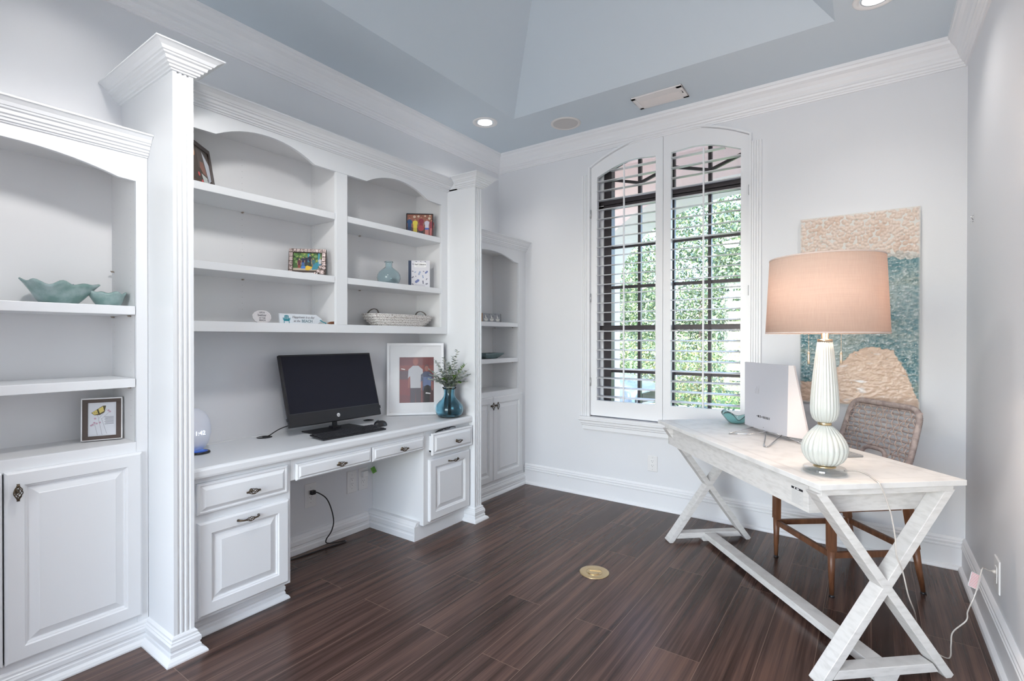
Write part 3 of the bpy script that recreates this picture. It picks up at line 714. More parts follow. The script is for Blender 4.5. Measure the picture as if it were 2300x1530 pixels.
for q_, w_ in ((mp, nz), (mp2, nz2)): nt.links.new(tc.outputs['Object'], q_.inputs[0]); nt.links.new(q_.outputs[0], w_.inputs['Vector']); w_.inputs['Scale'].default_value = 1; w_.inputs['Detail'].default_value = 2
ma = nt.nodes.new('ShaderNodeMath'); ma.operation = 'ADD'; nt.links.new(nz.outputs['Fac'], ma.inputs[0]); nt.links.new(nz2.outputs['Fac'], ma.inputs[1])
cr = nt.nodes.new('ShaderNodeValToRGB'); cr.color_ramp.elements[0].position = .35; cr.color_ramp.elements[1].position = .65
cr.color_ramp.elements[0].color = (.74, .59, .51, 1); cr.color_ramp.elements[1].color = (.82, .68, .59, 1)
hf = nt.nodes.new('ShaderNodeMath'); hf.operation = 'MULTIPLY'; hf.inputs[1].default_value = .5
nt.links.new(ma.outputs[0], hf.inputs[0]); nt.links.new(hf.outputs[0], cr.inputs[0])
nt.links.new(cr.outputs[0], d_.inputs[0]); nt.links.new(cr.outputs[0], t_.inputs[0]); x_.inputs[0].default_value = .45
nt.links.new(d_.outputs[0], x_.inputs[1]); nt.links.new(t_.outputs[0], x_.inputs[2]); nt.links.new(x_.outputs[0], o_.inputs[0])
b = MB(SH); b.lathe([(.2165, .565), (.2020, .868), (.2010, .868), (.2155, .565), (.2165, .565)], 96, lc, cap=False); b.build('shade', lamp)
b = MB(mat('shade_trim', (.62, .50, .45), .8)); b.lathe([(.2155, .563), (.2175, .563), (.2172, .569), (.2160, .569)], 96, lc, cap=False); b.build('shade_trim', lamp); b = MB(bpy.data.materials['shade_trim']); b.lathe([(.2010, .864), (.2030, .864), (.2028, .870), (.2010, .870)], 96, lc, cap=False); b.build('shade_trim', lamp)
rv = Vector((math.cos(YAW), math.sin(YAW), 0))
for sg in (-1, 1):
    b = MB(GOLD); p = LB + rv*sg*.066
    for k in range(17): b.lathe([(.0001, -.0026), (.0022, 0), (.0001, .0026)], 6, (p.x, p.y, p.z+.492+k*.0066), cap=False)
    b.tube([LB+rv*sg*.013+Vector((0, 0, .615)), p+Vector((0, 0, .605))], .002, 5)
    b.lathe([(.002, .490), (.0042, .486), (.0046, .443), (.003, .440)], 10, (p.x, p.y, p.z)); b.build('pull_chain', lamp)
b = MB(emis('warm_bulb', (1, .82, .62), 6)); b.lathe([(.012, .705), (.028, .745), (.030, .765), (.018, .79), (.0, .797)], 16, lc); b.build('bulb', lamp)
# the lamp's clear flex: over the desk edge, down to the floor and up to the wall socket
CLEAR = mat('clear_flex', (.62, .58, .54), .2); bsdf(CLEAR).inputs['Coat Weight'].default_value = .6
def smooth(pts, k=8):
    P = [Vector(p) for p in pts]; out = []
    for i in range(len(P)-1):
        p0, p1, p2, p3 = P[max(i-1, 0)], P[i], P[i+1], P[min(i+2, len(P)-1)]
        for j in range(k):
            t = j/k; out.append(.5*((2*p1)+(-p0+p2)*t+(2*p0-5*p1+4*p2-p3)*t*t+(-p0+3*p1-3*p2+p3)*t*t*t))
    return out+[P[-1]]
fx = smooth([(-.082, 2.470, .7785), (-.04, 2.50, .778), (-.005, 2.46, .778), (.018, 2.385, .778), (.030, 2.343, .779), (.040, 2.342, .760), (.059, 2.357, .699), (.071, 2.366, .649), (.082, 2.377, .571), (.087, 2.381, .502), (.106, 2.414, .438), (.126, 2.459, .332), (.150, 2.56, .235), (.168, 2.74, .115), (.185, 2.97, .008), (.190, 2.90, .004), (.224, 2.766, .004), (.272, 2.727, .005), (.279, 2.736, .06), (.285, 2.742, .110), (.325, 2.736, .173), (.333, 2.769, .195), (.347, 2.805, .216), (.365, 2.819, .268), (.388, 2.861, .350), (.402, 2.90, .345), (.418, 2.930, .330), (.4355, 2.945, .326)], 6)
b = MB(CLEAR); b.tube(fx, .0026, 7); o = b.build('power_cord', lamp); o['label'] = 'clear flex running off the desk to the wall socket'
PINK = mat('pink_print', (.70, .22, .25), .6)
b = MB(WHT); e1 = Vector((.023, .042, .082)).normalized(); e2 = -rv - e1*(-rv.dot(e1)); e2.normalize(); e3 = e1.cross(e2); o0 = Vector((.3745, 2.840, .308)) - rv*.014
b.frame(tuple(o0), tuple(e1), tuple(e2), tuple(e3)); b.box(-.030, .030, -.020, .022, -.0006, .0006); b.use(PINK)
for k in range(10):
    for w in (-.0009, .0009): b.rect(-.027+k*.0058, -.0245+k*.0058, -.018, .020, w)
o = b.build('warning_tag', lamp); o['label'] = 'red and white striped warning tag on the flex'

# ------------------------------------------------------------------ silver curved computer on the white desk
pc = thing('computer', 'silver curved all-in-one computer seen from behind, on a wire stand on the white desk', 'computer', tuple(dp(.95, .40, .775)))
def bez(a, m_, c, t): return a*(1-t)**2 + m_*2*t*(1-t) + c*t*t
Bk = [(.755, .398), (1.147, .398)]     # back panel bottom (l,s)
Tk = [(.756, .405), (1.160, .405)]
zb, zt_ = .800, 1.176
nb = 16
def scr(t, top): # screen edge curve: t along width 0..1
    if top: l = .742+(1.176-.742)*t; s = .427-.012*4*t*(1-t)
    else: l = .694+(1.212-.694)*t; s = .480-.028*4*t*(1-t)
    return l, s
b = MB(SILVER).frame(*DF)
vs = []; fs = []
for i in range(nb+1):
    t = i/nb
    for top in (0, 1):
        (l0, s0), (l1, s1) = (Tk if top else Bk); l, s = l0+(l1-l0)*t, s0+(s1-s0)*t-.010*math.sin(PI*t); vs.append((l, s, zt_+.002*math.sin(PI*t) if top else zb))
b.add(vs, [(2*i, 2*i+1, 2*i+3, 2*i+2) for i in range(nb)], True)
o = b.build('back_cover', pc)
b = MB(WSHELL).frame(*DF)   # side wings, top, bottom and rim
vs = []; 
for i in range(nb+1):
    t = i/nb
    for top in (0, 1):
        (l0, s0), (l1, s1) = (Tk if top else Bk); l, s = l0+(l1-l0)*t, s0+(s1-s0)*t-.010*math.sin(PI*t)
        q = scr(t, top); z = (zt_ if top else zb-.006)
        vs += [(l, s, zt_+.002*math.sin(PI*t) if top else zb), (q[0], q[1]-.004, z+(.001 if top else 0)), (q[0], q[1]+.006, z)]
fs = []
for i in range(nb):
    k = i*6
    fs += [(k, k+1, k+7, k+6), (k+1, k+2, k+8, k+7), (k+3, k+4, k+10, k+9), (k+4, k+5, k+11, k+10)]
k = nb*6; fs += [(0, 1, 4, 3), (1, 2, 5, 4), (k, k+1, k+4, k+3), (k+1, k+2, k+5, k+4)]
b.add(vs, fs, False); b.build('side_wing', pc)
b = MB(SCREEN).frame(*DF); vs = []
for i in range(nb+1):
    for top in (0, 1): q = scr(i/nb, top); vs.append((q[0], q[1]+.0062, (zt_-.002 if top else zb-.004)))
b.add(vs, [(2*i, 2*i+1, 2*i+3, 2*i+2) for i in range(nb)], True); b.build('screen', pc)
b = MB(BLACK); yb = lambda l, z: .398+(.405-.398)*(z-.8)/.376 - .010*math.sin(PI*(l-.755)/.395) - .0008
def port(l, z, w, h):
    s = yb(l, z); b.frame(tuple(dp(0, s, 0)), tuple(-DL), (0, 0, 1), tuple(-DS)); b.box(-l-w/2, -l+w/2, z-h/2, z+h/2, -.0005, .0006)
for l, w, h in ((1.010, .004, .005), (.995, .010, .012), (.978, .005, .014), (.962, .006, .006), (.947, .005, .013), (.935, .005, .013), (.922, .005, .013), (.909, .005, .013), (.896, .004, .013)): port(l, .872, w, h)
port(.945, .815, .004, .003); b.build('port', pc)
b = MB(mat('pale_emblem', (.75, .76, .80), .25, .5))
for k, (x, h) in enumerate(((-.016, .030), (-.007, .042), (.003, .042), (.012, .030), (.017, .05))):
    s = yb(1.01, 1.02); b.frame(tuple(dp(0, s, 0)), tuple(-DL), (0, 0, 1), tuple(-DS)); b.add([(-1.015+x, 1.0, .0006), (-1.0135+x, 1.0, .0006), (-1.0095+x, 1.0+h, .0006), (-1.011+x, 1.0+h, .0006)], [(0, 1, 2, 3)])
b.build('emblem', pc)
b = MB(CHROME); r = .0028; zt2 = .7792
V = lambda l, s, z: dp(l, s, z)
b.tube([V(.975, .197, zt2), V(.940, .300, .7795), V(.90, .375, .800)], r, 7); b.tube([V(.975, .197, zt2), V(1.065, .415, .800)], r, 7)
b.tube(rounded([V(.90, .375, .801), V(.635, .190, zt2), V(.62, .200, zt2), V(.800, .400, .801)], .02), r, 7)
b.tube([V(.800, .400, .801), V(.650, .420, zt2)], r, 7); b.tube([V(.90, .375, .800), V(.800, .400, .800)], r, 7); b.tube([V(1.065, .415, .800), V(.90, .375, .800)], r, 7)
b.tube([V(.86, .43, .800), V(.90, .560, zt2), V(.95, .43, .800)], r, 7)
b.build('wire_stand', pc)
# flat grey keyboard peeping out behind the lamp
kb = thing('keyboard', 'flat grey keyboard lying on the white desk behind the lamp', 'keyboard', tuple(dp(.56, .50, .7757)))
KG = mat('grey_keys', (.40, .41, .42), .5)
b = MB(mat('grey_tray', (.30, .31, .32), .45)).frame(*DF); b.box(.385, .72, .425, .515, .7760, .7840); b.build('body', kb, bev=.002)
b = MB(KG).frame(*DF)
for r_ in range(4):
    for c in range(18): b.box(.392+c*.0178, .407+c*.0178, .431+r_*.0205, .448+r_*.0205, .784, .786)
b.build('keys', kb)
# turquoise glass bowl
TURQ = glass('turquoise_glass', (.55, .90, .89), .05, 1.45, .90)
bw = thing('glass_bowl', 'turquoise wavy glass bowl on the far end of the white desk', 'bowl', (-.695, 3.47, .7757))
def wavybowl(m, c, r, h, base_r, waves, amp, seed, parent, name='bowl', th=.004, tilt=0, n=64, spike=0):
    rr = random.Random(seed); ph = [rr.random()*6 for _ in range(5)]
    b = MB(m); P = []
    for side in (0, 1):
        for i in range(9):
            t = i/8
            for k in range(n):
                a = 2*PI*k/n; w = sum(math.sin(a*(j+waves)+ph[j])*(.6**j) for j in range(4))
                q = (base_r+(r-base_r)*t**.8)*(1+.10*t*math.sin(a*3+ph[4])+ amp*.4*t*t*w); z = h*t**1.15*(1+amp*t*w) + math.cos(a-ph[0])*tilt*t
                sp_ = spike*t**3*(math.exp(-((a-4.9)/.22)**2) + .6*math.exp(-((a-1.55)/.25)**2)); q *= 1+sp_*.9; z += h*sp_*.9
                if side: q = max(.001, q-th); z = z+th
                P.append((c[0]+q*math.cos(a), c[1]+q*math.sin(a), c[2]+max(0, z)))
    M_ = 9; f = []
    for side in (0, 1):
        o = side*M_*n
        f += [(o+i*n+k, o+i*n+(k+1) % n, o+(i+1)*n+(k+1) % n, o+(i+1)*n+k) for i in range(M_-1) for k in range(n)]
        f.append(tuple(o+k for k in range(n)))
    f += [((M_-1)*n+k, (M_-1)*n+(k+1) % n, (2*M_-1)*n+(k+1) % n, (2*M_-1)*n+k) for k in range(n)]
    b.add(P, f, True); return b.build(name, parent)
wavybowl(TURQ, (-.695, 3.470, .776), .085, .052, .035, 4, .30, 5, bw, tilt=.014)

# ------------------------------------------------------------------ black computer on the built-in desk
hp = thing('computer', 'black all-in-one computer with a round white logo on the built-in desk', 'computer', (-2.68, 1.87, CT))
lean = Vector((-.12, 0, .41)).normalized(); wn_ = Vector((0, 1, 0)).cross(lean).normalized()  # outward normal
o0 = (-2.655, 0, .812)
fr = (o0, (0, 1, 0), tuple(lean), tuple(wn_))
b = MB(BLACK).frame(*fr); b.box(1.594, 2.244, 0, .425, -.022, 0); b.build('display_housing', hp, bev=.004)
b = MB(SCREEN).frame(*fr); b.rect(1.603, 2.235, .077, .415, .0009); b.build('screen', hp)
BEZ = mat('bezel_line', (.06, .06, .07), .4)
b = MB(BEZ).frame(*fr); b.rect(1.603, 2.235, .0735, .0755, .0012); b.rect(1.6035, 1.605, .075, .415, .0012); b.build('bezel_line', hp)
b = MB(WHT).frame(*fr); b.disc(1.918, .036, .0115, .0012, 28); b.build('logo_disc', hp)
text('logo_lettering', 'hp', .019, (Vector(o0)+Vector((0, 1.918, 0))+lean*.0355+wn_*.0015, (0, 1, 0), tuple(lean), tuple(wn_)), BLACK, hp, .0001, shear=.25)
b = MB(BLACK).frame(*fr); b.box(2.2435, 2.252, .043, .062, -.016, -.004); b.box(1.5885, 1.5945, .035, .055, -.016, -.006); b.build('usb_receiver', hp)
b = MB(BLACK); b.bar((-2.688, 1.908, .775), (-2.700, 1.908, .93), .030, .012, (0, 1, 0)); b.build('neck', hp, bev=.002)
b = MB(BLACK); b.box(-2.745, -2.555, 1.72, 2.055, CT+.0005, CT+.007); b.box(-2.71, -2.66, 1.88, 1.935, CT+.006, CT+.020); b.build('base_plate', hp, bev=.002)
KB = thing('keyboard', 'black keyboard lying before the black computer on the built-in desk', 'keyboard', (-2.47, 1.87, CT))
u_ = (Vector((-2.398, 2.050, 0))-Vector((-2.413, 1.640, 0))).normalized(); v_ = Vector((-u_.y, u_.x, 0))
k0 = Vector((-2.413, 1.640, CT+.001))
kf = (tuple(k0), tuple(u_), tuple((v_+Vector((0, 0, .07))).normalized()), (0, 0, 1))
b = MB(BLACK).frame(*kf); b.box(0, .425, 0, .135, 0, .009); b.build('body', KB, bev=.003)
b = MB(mat('black_keys', (.03, .03, .035), .3)).frame(*kf)
for r_ in range(6):
    for c in range(20):
        if r_ == 0 and 4 <= c <= 8: continue
        if c in (14, 18) and r_ in (2,): continue
        b.box(.008+c*.0206, .0255+c*.0206, .010+r_*.0198, .0265+r_*.0198, .009, .0125)
    if r_ == 0: b.box(.008+4*.0206, .0255+8*.0206, .010, .0265, .009, .0125)
b.build('keys', KB, bev=.001, seg=1)
ms = thing('computer_mouse', 'black mouse at the right end of the black keyboard', 'mouse', (-2.535, 2.135, CT))
b = MB(BLACK); P = []; M_ = 9; nn_ = 20
for i in range(M_):
    t = i/(M_-1); 
    for k in range(nn_):
        a = 2*PI*k/nn_; rr = math.cos(t*PI/2)**.6; P.append((-2.535+.030*rr*math.sin(a)*1.0+.0*t, 2.135+.050*rr*math.cos(a), CT+.001+.034*math.sin(t*PI/2)*(1-.25*math.cos(a)*(1-t))))
b.add(P, [(i*nn_+k, i*nn_+(k+1) % nn_, (i+1)*nn_+(k+1) % nn_, (i+1)*nn_+k) for i in range(M_-1) for k in range(nn_)], True); b.build('shell', ms)
b = MB(mat('dark_grey_rubber', (.06, .06, .06), .6)); b.tube([(-2.535, 2.105, CT+.034), (-2.535, 2.120, CT+.0365)], .004, 8); b.build('wheel', ms)
for y, x, rr, lb in ((1.512, -2.775, .040, 'black round cable grommet in the countertop left of the black computer'), (2.235, -2.775, .034, 'black round cable grommet in the countertop behind the black mouse')):
    g_ = thing('cable_grommet', lb, 'grommet', (x, y, CT), 'countertop cable grommets')
    b = MB(BLACK); b.lathe([(rr, .0003), (rr, .003), (rr*.82, .0042), (rr*.80, .002)], 28, (x, y, CT), cap=False); b.build('ring', g_)
    b = MB(DARK); b.disc(x, y, rr*.82, CT+.0012, 28); b.build('hole', g_)
b = MB(BLACK); b.tube(smooth([(-2.775, 1.530, CT+.005), (-2.772, 1.540, CT+.008), (-2.77, 1.60, CT+.035), (-2.77, 1.68, CT+.050), (-2.755, 1.78, CT+.060), (-2.73, 1.86, CT+.072)], 6), .0028, 6); o = b.build('power_cable', hp)
# lit clock speaker and charging puck
sp = thing('clock_speaker', 'round white fabric speaker with a glowing time display beside the left pilaster', 'speaker', (-2.735, 1.105, CT))
FAB = noisy(mat('pale_mesh_fabric', (.74, .76, .84), .8), None, None, ns=420, detail=1, bump=.4, bumpd=.001)
sc = (-2.735, 1.105, CT)
b = MB(FAB); b.lathe([(.052, .001), (.070, .010), (.088, .040), (.0985, .085), (.0985, .12), (.092, .155), (.074, .186), (.045, .207), (.0, .216)], 48, sc); b.build('body', sp)
cdir = Vector((2.735, -1.105, 0)).normalized(); side = Vector((-cdir.y, cdir.x, 0)) # to the right as seen
ctr = Vector((sc[0], sc[1], CT+.098)); nd = (cdir*.90+side*.44).normalized(); sd = Vector((-nd.y, nd.x, 0))
CLK = emis('clock_digits', (.9, .95, 1), 1.3)
text('clock_digits', '11:42', .029, (ctr+nd*.1005, tuple(sd), (0, 0, 1), tuple(nd)), CLK, sp, .0002)
b = MB(WPLAS); b.tube(smooth([(-2.79, 1.17, CT+.004), (-2.80, 1.24, CT+.003), (-2.79, 1.33, CT+.010), (-2.80, 1.42, CT+.012), (-2.775, 1.50, CT+.003)], 8), .0014, 6); b.build('power_cord', sp)
pk = thing('charging_puck', 'small black disc with a glowing blue face by the white speaker', 'charger', (-2.655, 1.118, CT))
b = MB(BLACK); b.lathe([(.050, .0005), (.052, .004), (.050, .009), (.043, .0095), (.0, .0093)], 36, (-2.655, 1.118, CT)); b.build('disc', pk)
b = MB(emis('blue_display', (.03, .12, .60), .06)); b.disc(-2.655, 1.118, .040, CT+.0101, 32); b.build('display', pk)
b = MB(emis('blue_display_light', (.25, .5, 1), .12)); b.rect(-2.680, -2.667, 1.135, 1.150, CT+.0104); b.rect(-2.66, -2.65, 1.100, 1.148, CT+.0104); b.build('display_icons', pk)

# ------------------------------------------------------------------ pictures on the shelves
def cm(c, r=.6): 
    k = 'ink_%02x%02x%02x' % tuple(int(min(1, x)*255) for x in c)
    return bpy.data.materials.get(k) or mat(k, c, r)
def person2d(b, x, y, h, shirt, legs, skin=(.55, .30, .22), hair=(.05, .03, .02), w=None, arms=True):
    # little printed figure inside a photograph: x centre, y feet
    w = w or h*.25; L = .0003
    b.use(cm(legs)); b.poly([(x-w*.42, y), (x-w*.06, y), (x, y+h*.40), (x+w*.06, y), (x+w*.42, y), (x+w*.44, y+h*.50), (x-w*.44, y+h*.50)], L)
    if arms: b.use(cm(skin)); b.poly([(x-w*.62, y+h*.44), (x-w*.50, y+h*.44), (x-w*.40, y+h*.78), (x-w*.58, y+h*.76)], L); b.poly([(x+w*.62, y+h*.44), (x+w*.50, y+h*.44), (x+w*.40, y+h*.78), (x+w*.58, y+h*.76)], L)
    b.use(cm(shirt)); b.poly([(x-w*.42, y+h*.44), (x+w*.42, y+h*.44), (x+w*.44, y+h*.66), (x+w*.62, y+h*.62), (x+w*.58, y+h*.78), (x+w*.22, y+h*.85), (x-w*.22, y+h*.85), (x-w*.58, y+h*.78), (x-w*.62, y+h*.62), (x-w*.44, y+h*.66)], L*2)
    b.use(cm(hair)); b.disc(x, y+h*.935, h*.068, L*2.5, 12, h*.055)
    b.use(cm(skin)); b.disc(x, y+h*.915, h*.060, L*3, 12, h*.045)
def stand_frame(fr, w, h, fw, fd, m, parent, name='frame', inner_step=0):
    b = MB(m).frame(*fr)
    for u0, u1, v0, v1 in ((0, w, 0, fw), (0, w, h-fw, h), (0, fw, fw, h-fw), (w-fw, w, fw, h-fw)): b.box(u0, u1, v0, v1, -fd, 0)
    b.box(fw*.5, w-fw*.5, fw*.5, h-fw*.5, -fd, -fd+.003)
    return b.build(name, parent, bev=.0015)
def lean_frame(p0, p1, z, tilt): # base line p0->p1 (xy), leaning back by tilt (rad)
    u = Vector((p1[0]-p0[0], p1[1]-p0[1], 0)); w = u.length; u.normalize(); nrm = Vector((u.y, -u.x, 0))
    v = (Vector((0, 0, 1))*math.cos(tilt) - nrm*math.sin(tilt)).normalized(); n_ = u.cross(v)
    return ((p0[0], p0[1], z), tuple(u), tuple(v), tuple(n_)), w
# big white framed portrait across the corner
fr, w = lean_frame((-2.815, 2.428), (-2.535, 2.722), CT+.0035, .07)
f1 = thing('picture_frame', 'large white frame with a red photo of two people beside the blue vase', 'picture', (-2.67, 2.58, CT), None)
H_ = .52; stand_frame(fr, w, H_, .018, .030, TRIM, f1)
b = MB(mat('white_mat_board', (.78, .79, .80), .7)).frame(*fr); b.rect(.012, w-.012, .012, H_-.012, -.016); b.build('mat_board', f1)
b = MB(cm((.150, .022, .022))).frame((Vector(fr[0])+Vector(fr[3])*-.0150), *fr[1:])
px0, px1, py0, py1 = .088, w-.072, .088, .418
b.rect(px0, px1, py0, py1, 0)
b.use(cm((.21, .035, .025))); b.rect(px0, px1, py0+.23, py0+.27, .0002); b.use(cm((.10, .05, .06))); b.rect(px0, px0+.07, py0+.17, py0+.235, .0002)
b.use(cm((.19, .025, .022))); b.poly([(px0, py0+.06), (px0+.08, py0+.05), (px0+.08, py0+.16), (px0, py0+.17)], .0002); b.use(cm((.06, .015, .015))); b.rect(px1-.045, px1, py0, py0+.10, .0002)
b.use(cm((.85, .82, .80))); b.poly([(px0+.012, py0+.243), (px0+.040, py0+.238), (px0+.040, py0+.244), (px0+.012, py0+.249)], .0003)
person2d(b, px0+.115, py0-.068, .395, (.48, .49, .52), (.035, .022, .035), (.30, .08, .06), (.22, .05, .04), w=.088)
person2d(b, px0+.195, py0-.06, .335, (.05, .07, .14), (.06, .02, .03), (.32, .12, .09), (.10, .05, .05), w=.072)
b.use(cm((.12, .17, .32))); b.poly([(px0+.17, py0+.12), (px0+.225, py0+.12), (px0+.225, py0+.185), (px0+.17, py0+.185)], .0012)
b.use(cm((.012, .012, .014))); b.disc(px0+.200, py0+.095, .032, .0014, 14, .026); b.poly([(px0+.18, py0), (px0+.215, py0), (px0+.22, py0+.09), (px0+.175, py0+.09)], .0014)
b.use(cm((.75, .75, .75))); b.poly([(px0+.185, py0+.065), (px0+.222, py0+.060), (px0+.222, py0+.068), (px0+.19, py0+.073)], .0016)
# keep the print inside its window: cover strips of mat
b.use(bpy.data.materials['white_mat_board'])
b.rect(.016, w-.016, .016, py0, .003); b.rect(.016, px0, py0, py1, .003); b.rect(px1, w-.016, py0, py1, .003); b.rect(.016, w-.016, py1, H_-.016, .003)
b.build('photo', f1)
b = MB(PICGLASS).frame(*fr); b.rect(.014, w-.014, .014, H_-.014, -.006); b.build('glass', f1)
# dark wooden frame, top left shelf
SHL = (2.058, 1.685, 1.397)
FRM = mat('dark_walnut_frame', (.055, .035, .028), .3)
def std(p0, p1, z, tilt, h, fw, m, label, draw, name='picture_frame', fd=.018):
    fr, w = lean_frame(p0, p1, z+.0008+fd*math.sin(tilt), tilt)
    t = thing(name, label, 'picture', ((p0[0]+p1[0])/2, (p0[1]+p1[1])/2, z))
    stand_frame(fr, w, h, fw, fd, m, t)
    b = MB(WHT).frame((Vector(fr[0])+Vector(fr[3])*-.006), *fr[1:]); draw(b, w, h, fw); b.build('photo', t)
    # rear strut
    n_ = Vector(fr[3]); c = Vector(fr[0])+Vector(fr[1])*w/2
    b = MB(BLACK); top = c+Vector(fr[2])*h*.6-n_*fd; bot = c - Vector((n_.x, n_.y, 0)).normalized()*(fd+.028); b.bar(bot, top, .03, .003, Vector(fr[1])); b.build('strut', t)
    return t, fr, w
def draw_gift(b, w, h, f):
    b.use(cm((.085, .065, .055))); b.rect(f, w-f, f, h-f)
    b.use(cm((.13, .11, .10))); b.rect(w*.45, w-f, h*.45, h-f, .0002); b.use(cm((.10, .055, .03))); b.rect(f, w-f, f, h*.16, .0003)
    b.use(cm((.62, .64, .70))); b.poly([(w*.66, h*.86), (w*.90, h*.64), (w*.92, h*.30), (w*.80, h*.22), (w*.74, h*.50)], .0004)
    b.use(cm((.28, .14, .11))); b.poly([(w*.52, h*.60), (w*.66, h*.62), (w*.76, h*.34), (w*.60, h*.36), (w*.50, h*.46)], .0005)
    b.use(cm((.62, .66, .64))); b.poly([(w*.52, h*.34), (w*.74, h*.30), (w*.76, h*.16), (w*.58, h*.14)], .0006)
    b.use(cm((.65, .10, .10))); b.disc(w*.42, h*.30, h*.045, .0006); b.disc(w*.52, h*.16, h*.05, .0006); b.use(cm((.50, .24, .10))); b.disc(w*.32, h*.74, h*.09, .0006, 14, w*.05)
    b.use(cm((.35, .35, .36))); b.poly([(w*.70, h*.26), (w*.76, h*.26), (w*.95, h*.08), (w*.88, h*.08)], .0007)
std((-2.615, 1.075), (-2.790, 1.268), 2.058, .16, .235, .024, FRM, 'dark wooden frame leaning on the top shelf, half behind the left pilaster', draw_gift)
# collage frame with coin-like tiles
TILEF = mat('carved_brown_frame', (.05, .028, .02), .5); TILE = noisy(mat('pewter_tiles', (.42, .33, .30), .4, .4), (.12, .08, .07), (.62, .52, .50), ns=170, detail=3, bump=.5)
def draw_group(b, w, h, f):
    b.use(cm((.05, .12, .03))); b.rect(f, w-f, f, h-f)
    rr = random.Random(3)
    for k in range(110):
        c = rr.choice([(.05, .13, .03), (.10, .22, .05), (.28, .36, .08), (.02, .05, .02), (.18, .30, .10)]); b.use(cm(c)); x, y = rr.uniform(f, w-f), rr.uniform(h*.45, h-f); s = rr.uniform(.003, .010); x = min(max(x, f+s), w-f-s); y = min(y, h-f-s); b.disc(x, y, s, .0001+k*.000002, 6)
    b.use(cm((.05, .30, .40))); b.rect(w*.50, w*.56, h*.5, h-f-.004, .0004); b.rect(w*.78, w*.83, h*.35, h-f, .0004)
    b.use(cm((.55, .47, .36))); b.rect(f, w-f, f, h*.26, .0004)
    b.use(cm((.03, .22, .30))); b.poly([(w*.62, h*.20), (w*.78, h*.22), (w*.80, h*.50), (w*.66, h*.46)], .0005)
    for x, y, hh, s, l in ((.28, .16, .50, (.10, .02, .03), (.25, .05, .04)), (.38, .30, .42, (.02, .02, .05), (.05, .12, .35)), (.47, .34, .40, (.015, .015, .04), (.02, .02, .04)), (.56, .30, .52, (.012, .012, .03), (.02, .02, .03)), (.66, .22, .46, (.05, .14, .15), (.3, .1, .08)), (.84, .25, .45, (.5, .5, .5), (.1, .2, .3))): person2d(b, w*x, h*y, h*hh*.95, s, l, w=w*.085)
    b.use(cm((.75, .48, .04))); b.poly([(w*.45, h*.18), (w*.54, h*.17), (w*.64, h*.30), (w*.50, h*.36), (w*.45, h*.32)], .0025)
    b.use(cm((.06, .20, .55))); b.poly([(w*.33, h*.24), (w*.45, h*.24), (w*.44, h*.34), (w*.34, h*.33)], .0025)
t_, fr, w = std((-2.750, 1.640), (-2.610, 1.790), 1.685, .17, .158, .024, TILEF, 'small tile-edged frame with a green group photo on the middle left shelf', draw_group)
b = MB(TILE).frame(*fr); h = .158
for k in range(10): b.box(w*k/10+.0015, w*(k+1)/10-.0015, h-.021, h-.003, 0, .004)
for k in range(5): b.box(.003, .021, h*.86*k/5+.002, h*.86*(k+1)/5-.002, 0, .004); b.box(w-.021, w-.003, h*.86*k/5+.002, h*.86*(k+1)/5-.002, 0, .004) if k > 1 else None
for x, y, r in ((.90, .10, .016), (.80, .15, .012), (.95, .27, .012), (.86, .30, .011), (.72, .06, .008), (.97, .40, .009)): b.frame((Vector(fr[0])+Vector(fr[1])*w*x+Vector(fr[2])*h*y), *fr[1:]).lathe([(r, -.002), (r, .004), (r*.7, .006), (r*.35, .0045), (0, .006)], 14); b.frame(*fr)
b.use(WHT); b.box(w*.42, w*.78, .004, .012, .0, .003)
b.build('tiles', t_)
def draw_fam(b, w, h, f):
    b.use(cm((.10, .05, .04))); b.rect(f, w-f, f, h-f); b.use(cm((.30, .12, .08))); b.rect(f, w-f, h*.62, h-f, .0001)
    b.use(cm((.62, .50, .38))); 
    for x, y, r in ((.30, .86, .06), (.45, .88, .05), (.86, .80, .06), (.70, .90, .04), (.88, .93, .04)): b.disc(w*x, min(h*y, h-f-h*r), h*r, .0002, 10)
    for x, y, hh, s, l in ((.12, .02, .92, (.02, .08, .20), (.02, .05, .14)), (.33, -.10, .86, (.72, .60, .08), (.60, .50, .08)), (.55, -.12, .98, (.24, .03, .05), (.03, .03, .05)), (.77, .06, .82, (.60, .58, .66), (.10, .16, .45)), (.94, .05, .80, (.30, .06, .08), (.5, .15, .15))): person2d(b, w*x, max(h*y, f), h*hh*.9, s, l, skin=(.45, .18, .13), w=w*.16)
    b.use(cm((.50, .20, .18))); b.rect(w*.70, w*.84, f, h*.30, .0011); b.use(cm((.35, .05, .06))); b.disc(w*.55, h*.36, h*.13, .0013, 14)
std((-2.745, 2.548), (-2.597, 2.672), 2.058, .10, .170, .006, BLACK, 'thin black frame with a family photo on the top right shelf', draw_fam, fd=.012)
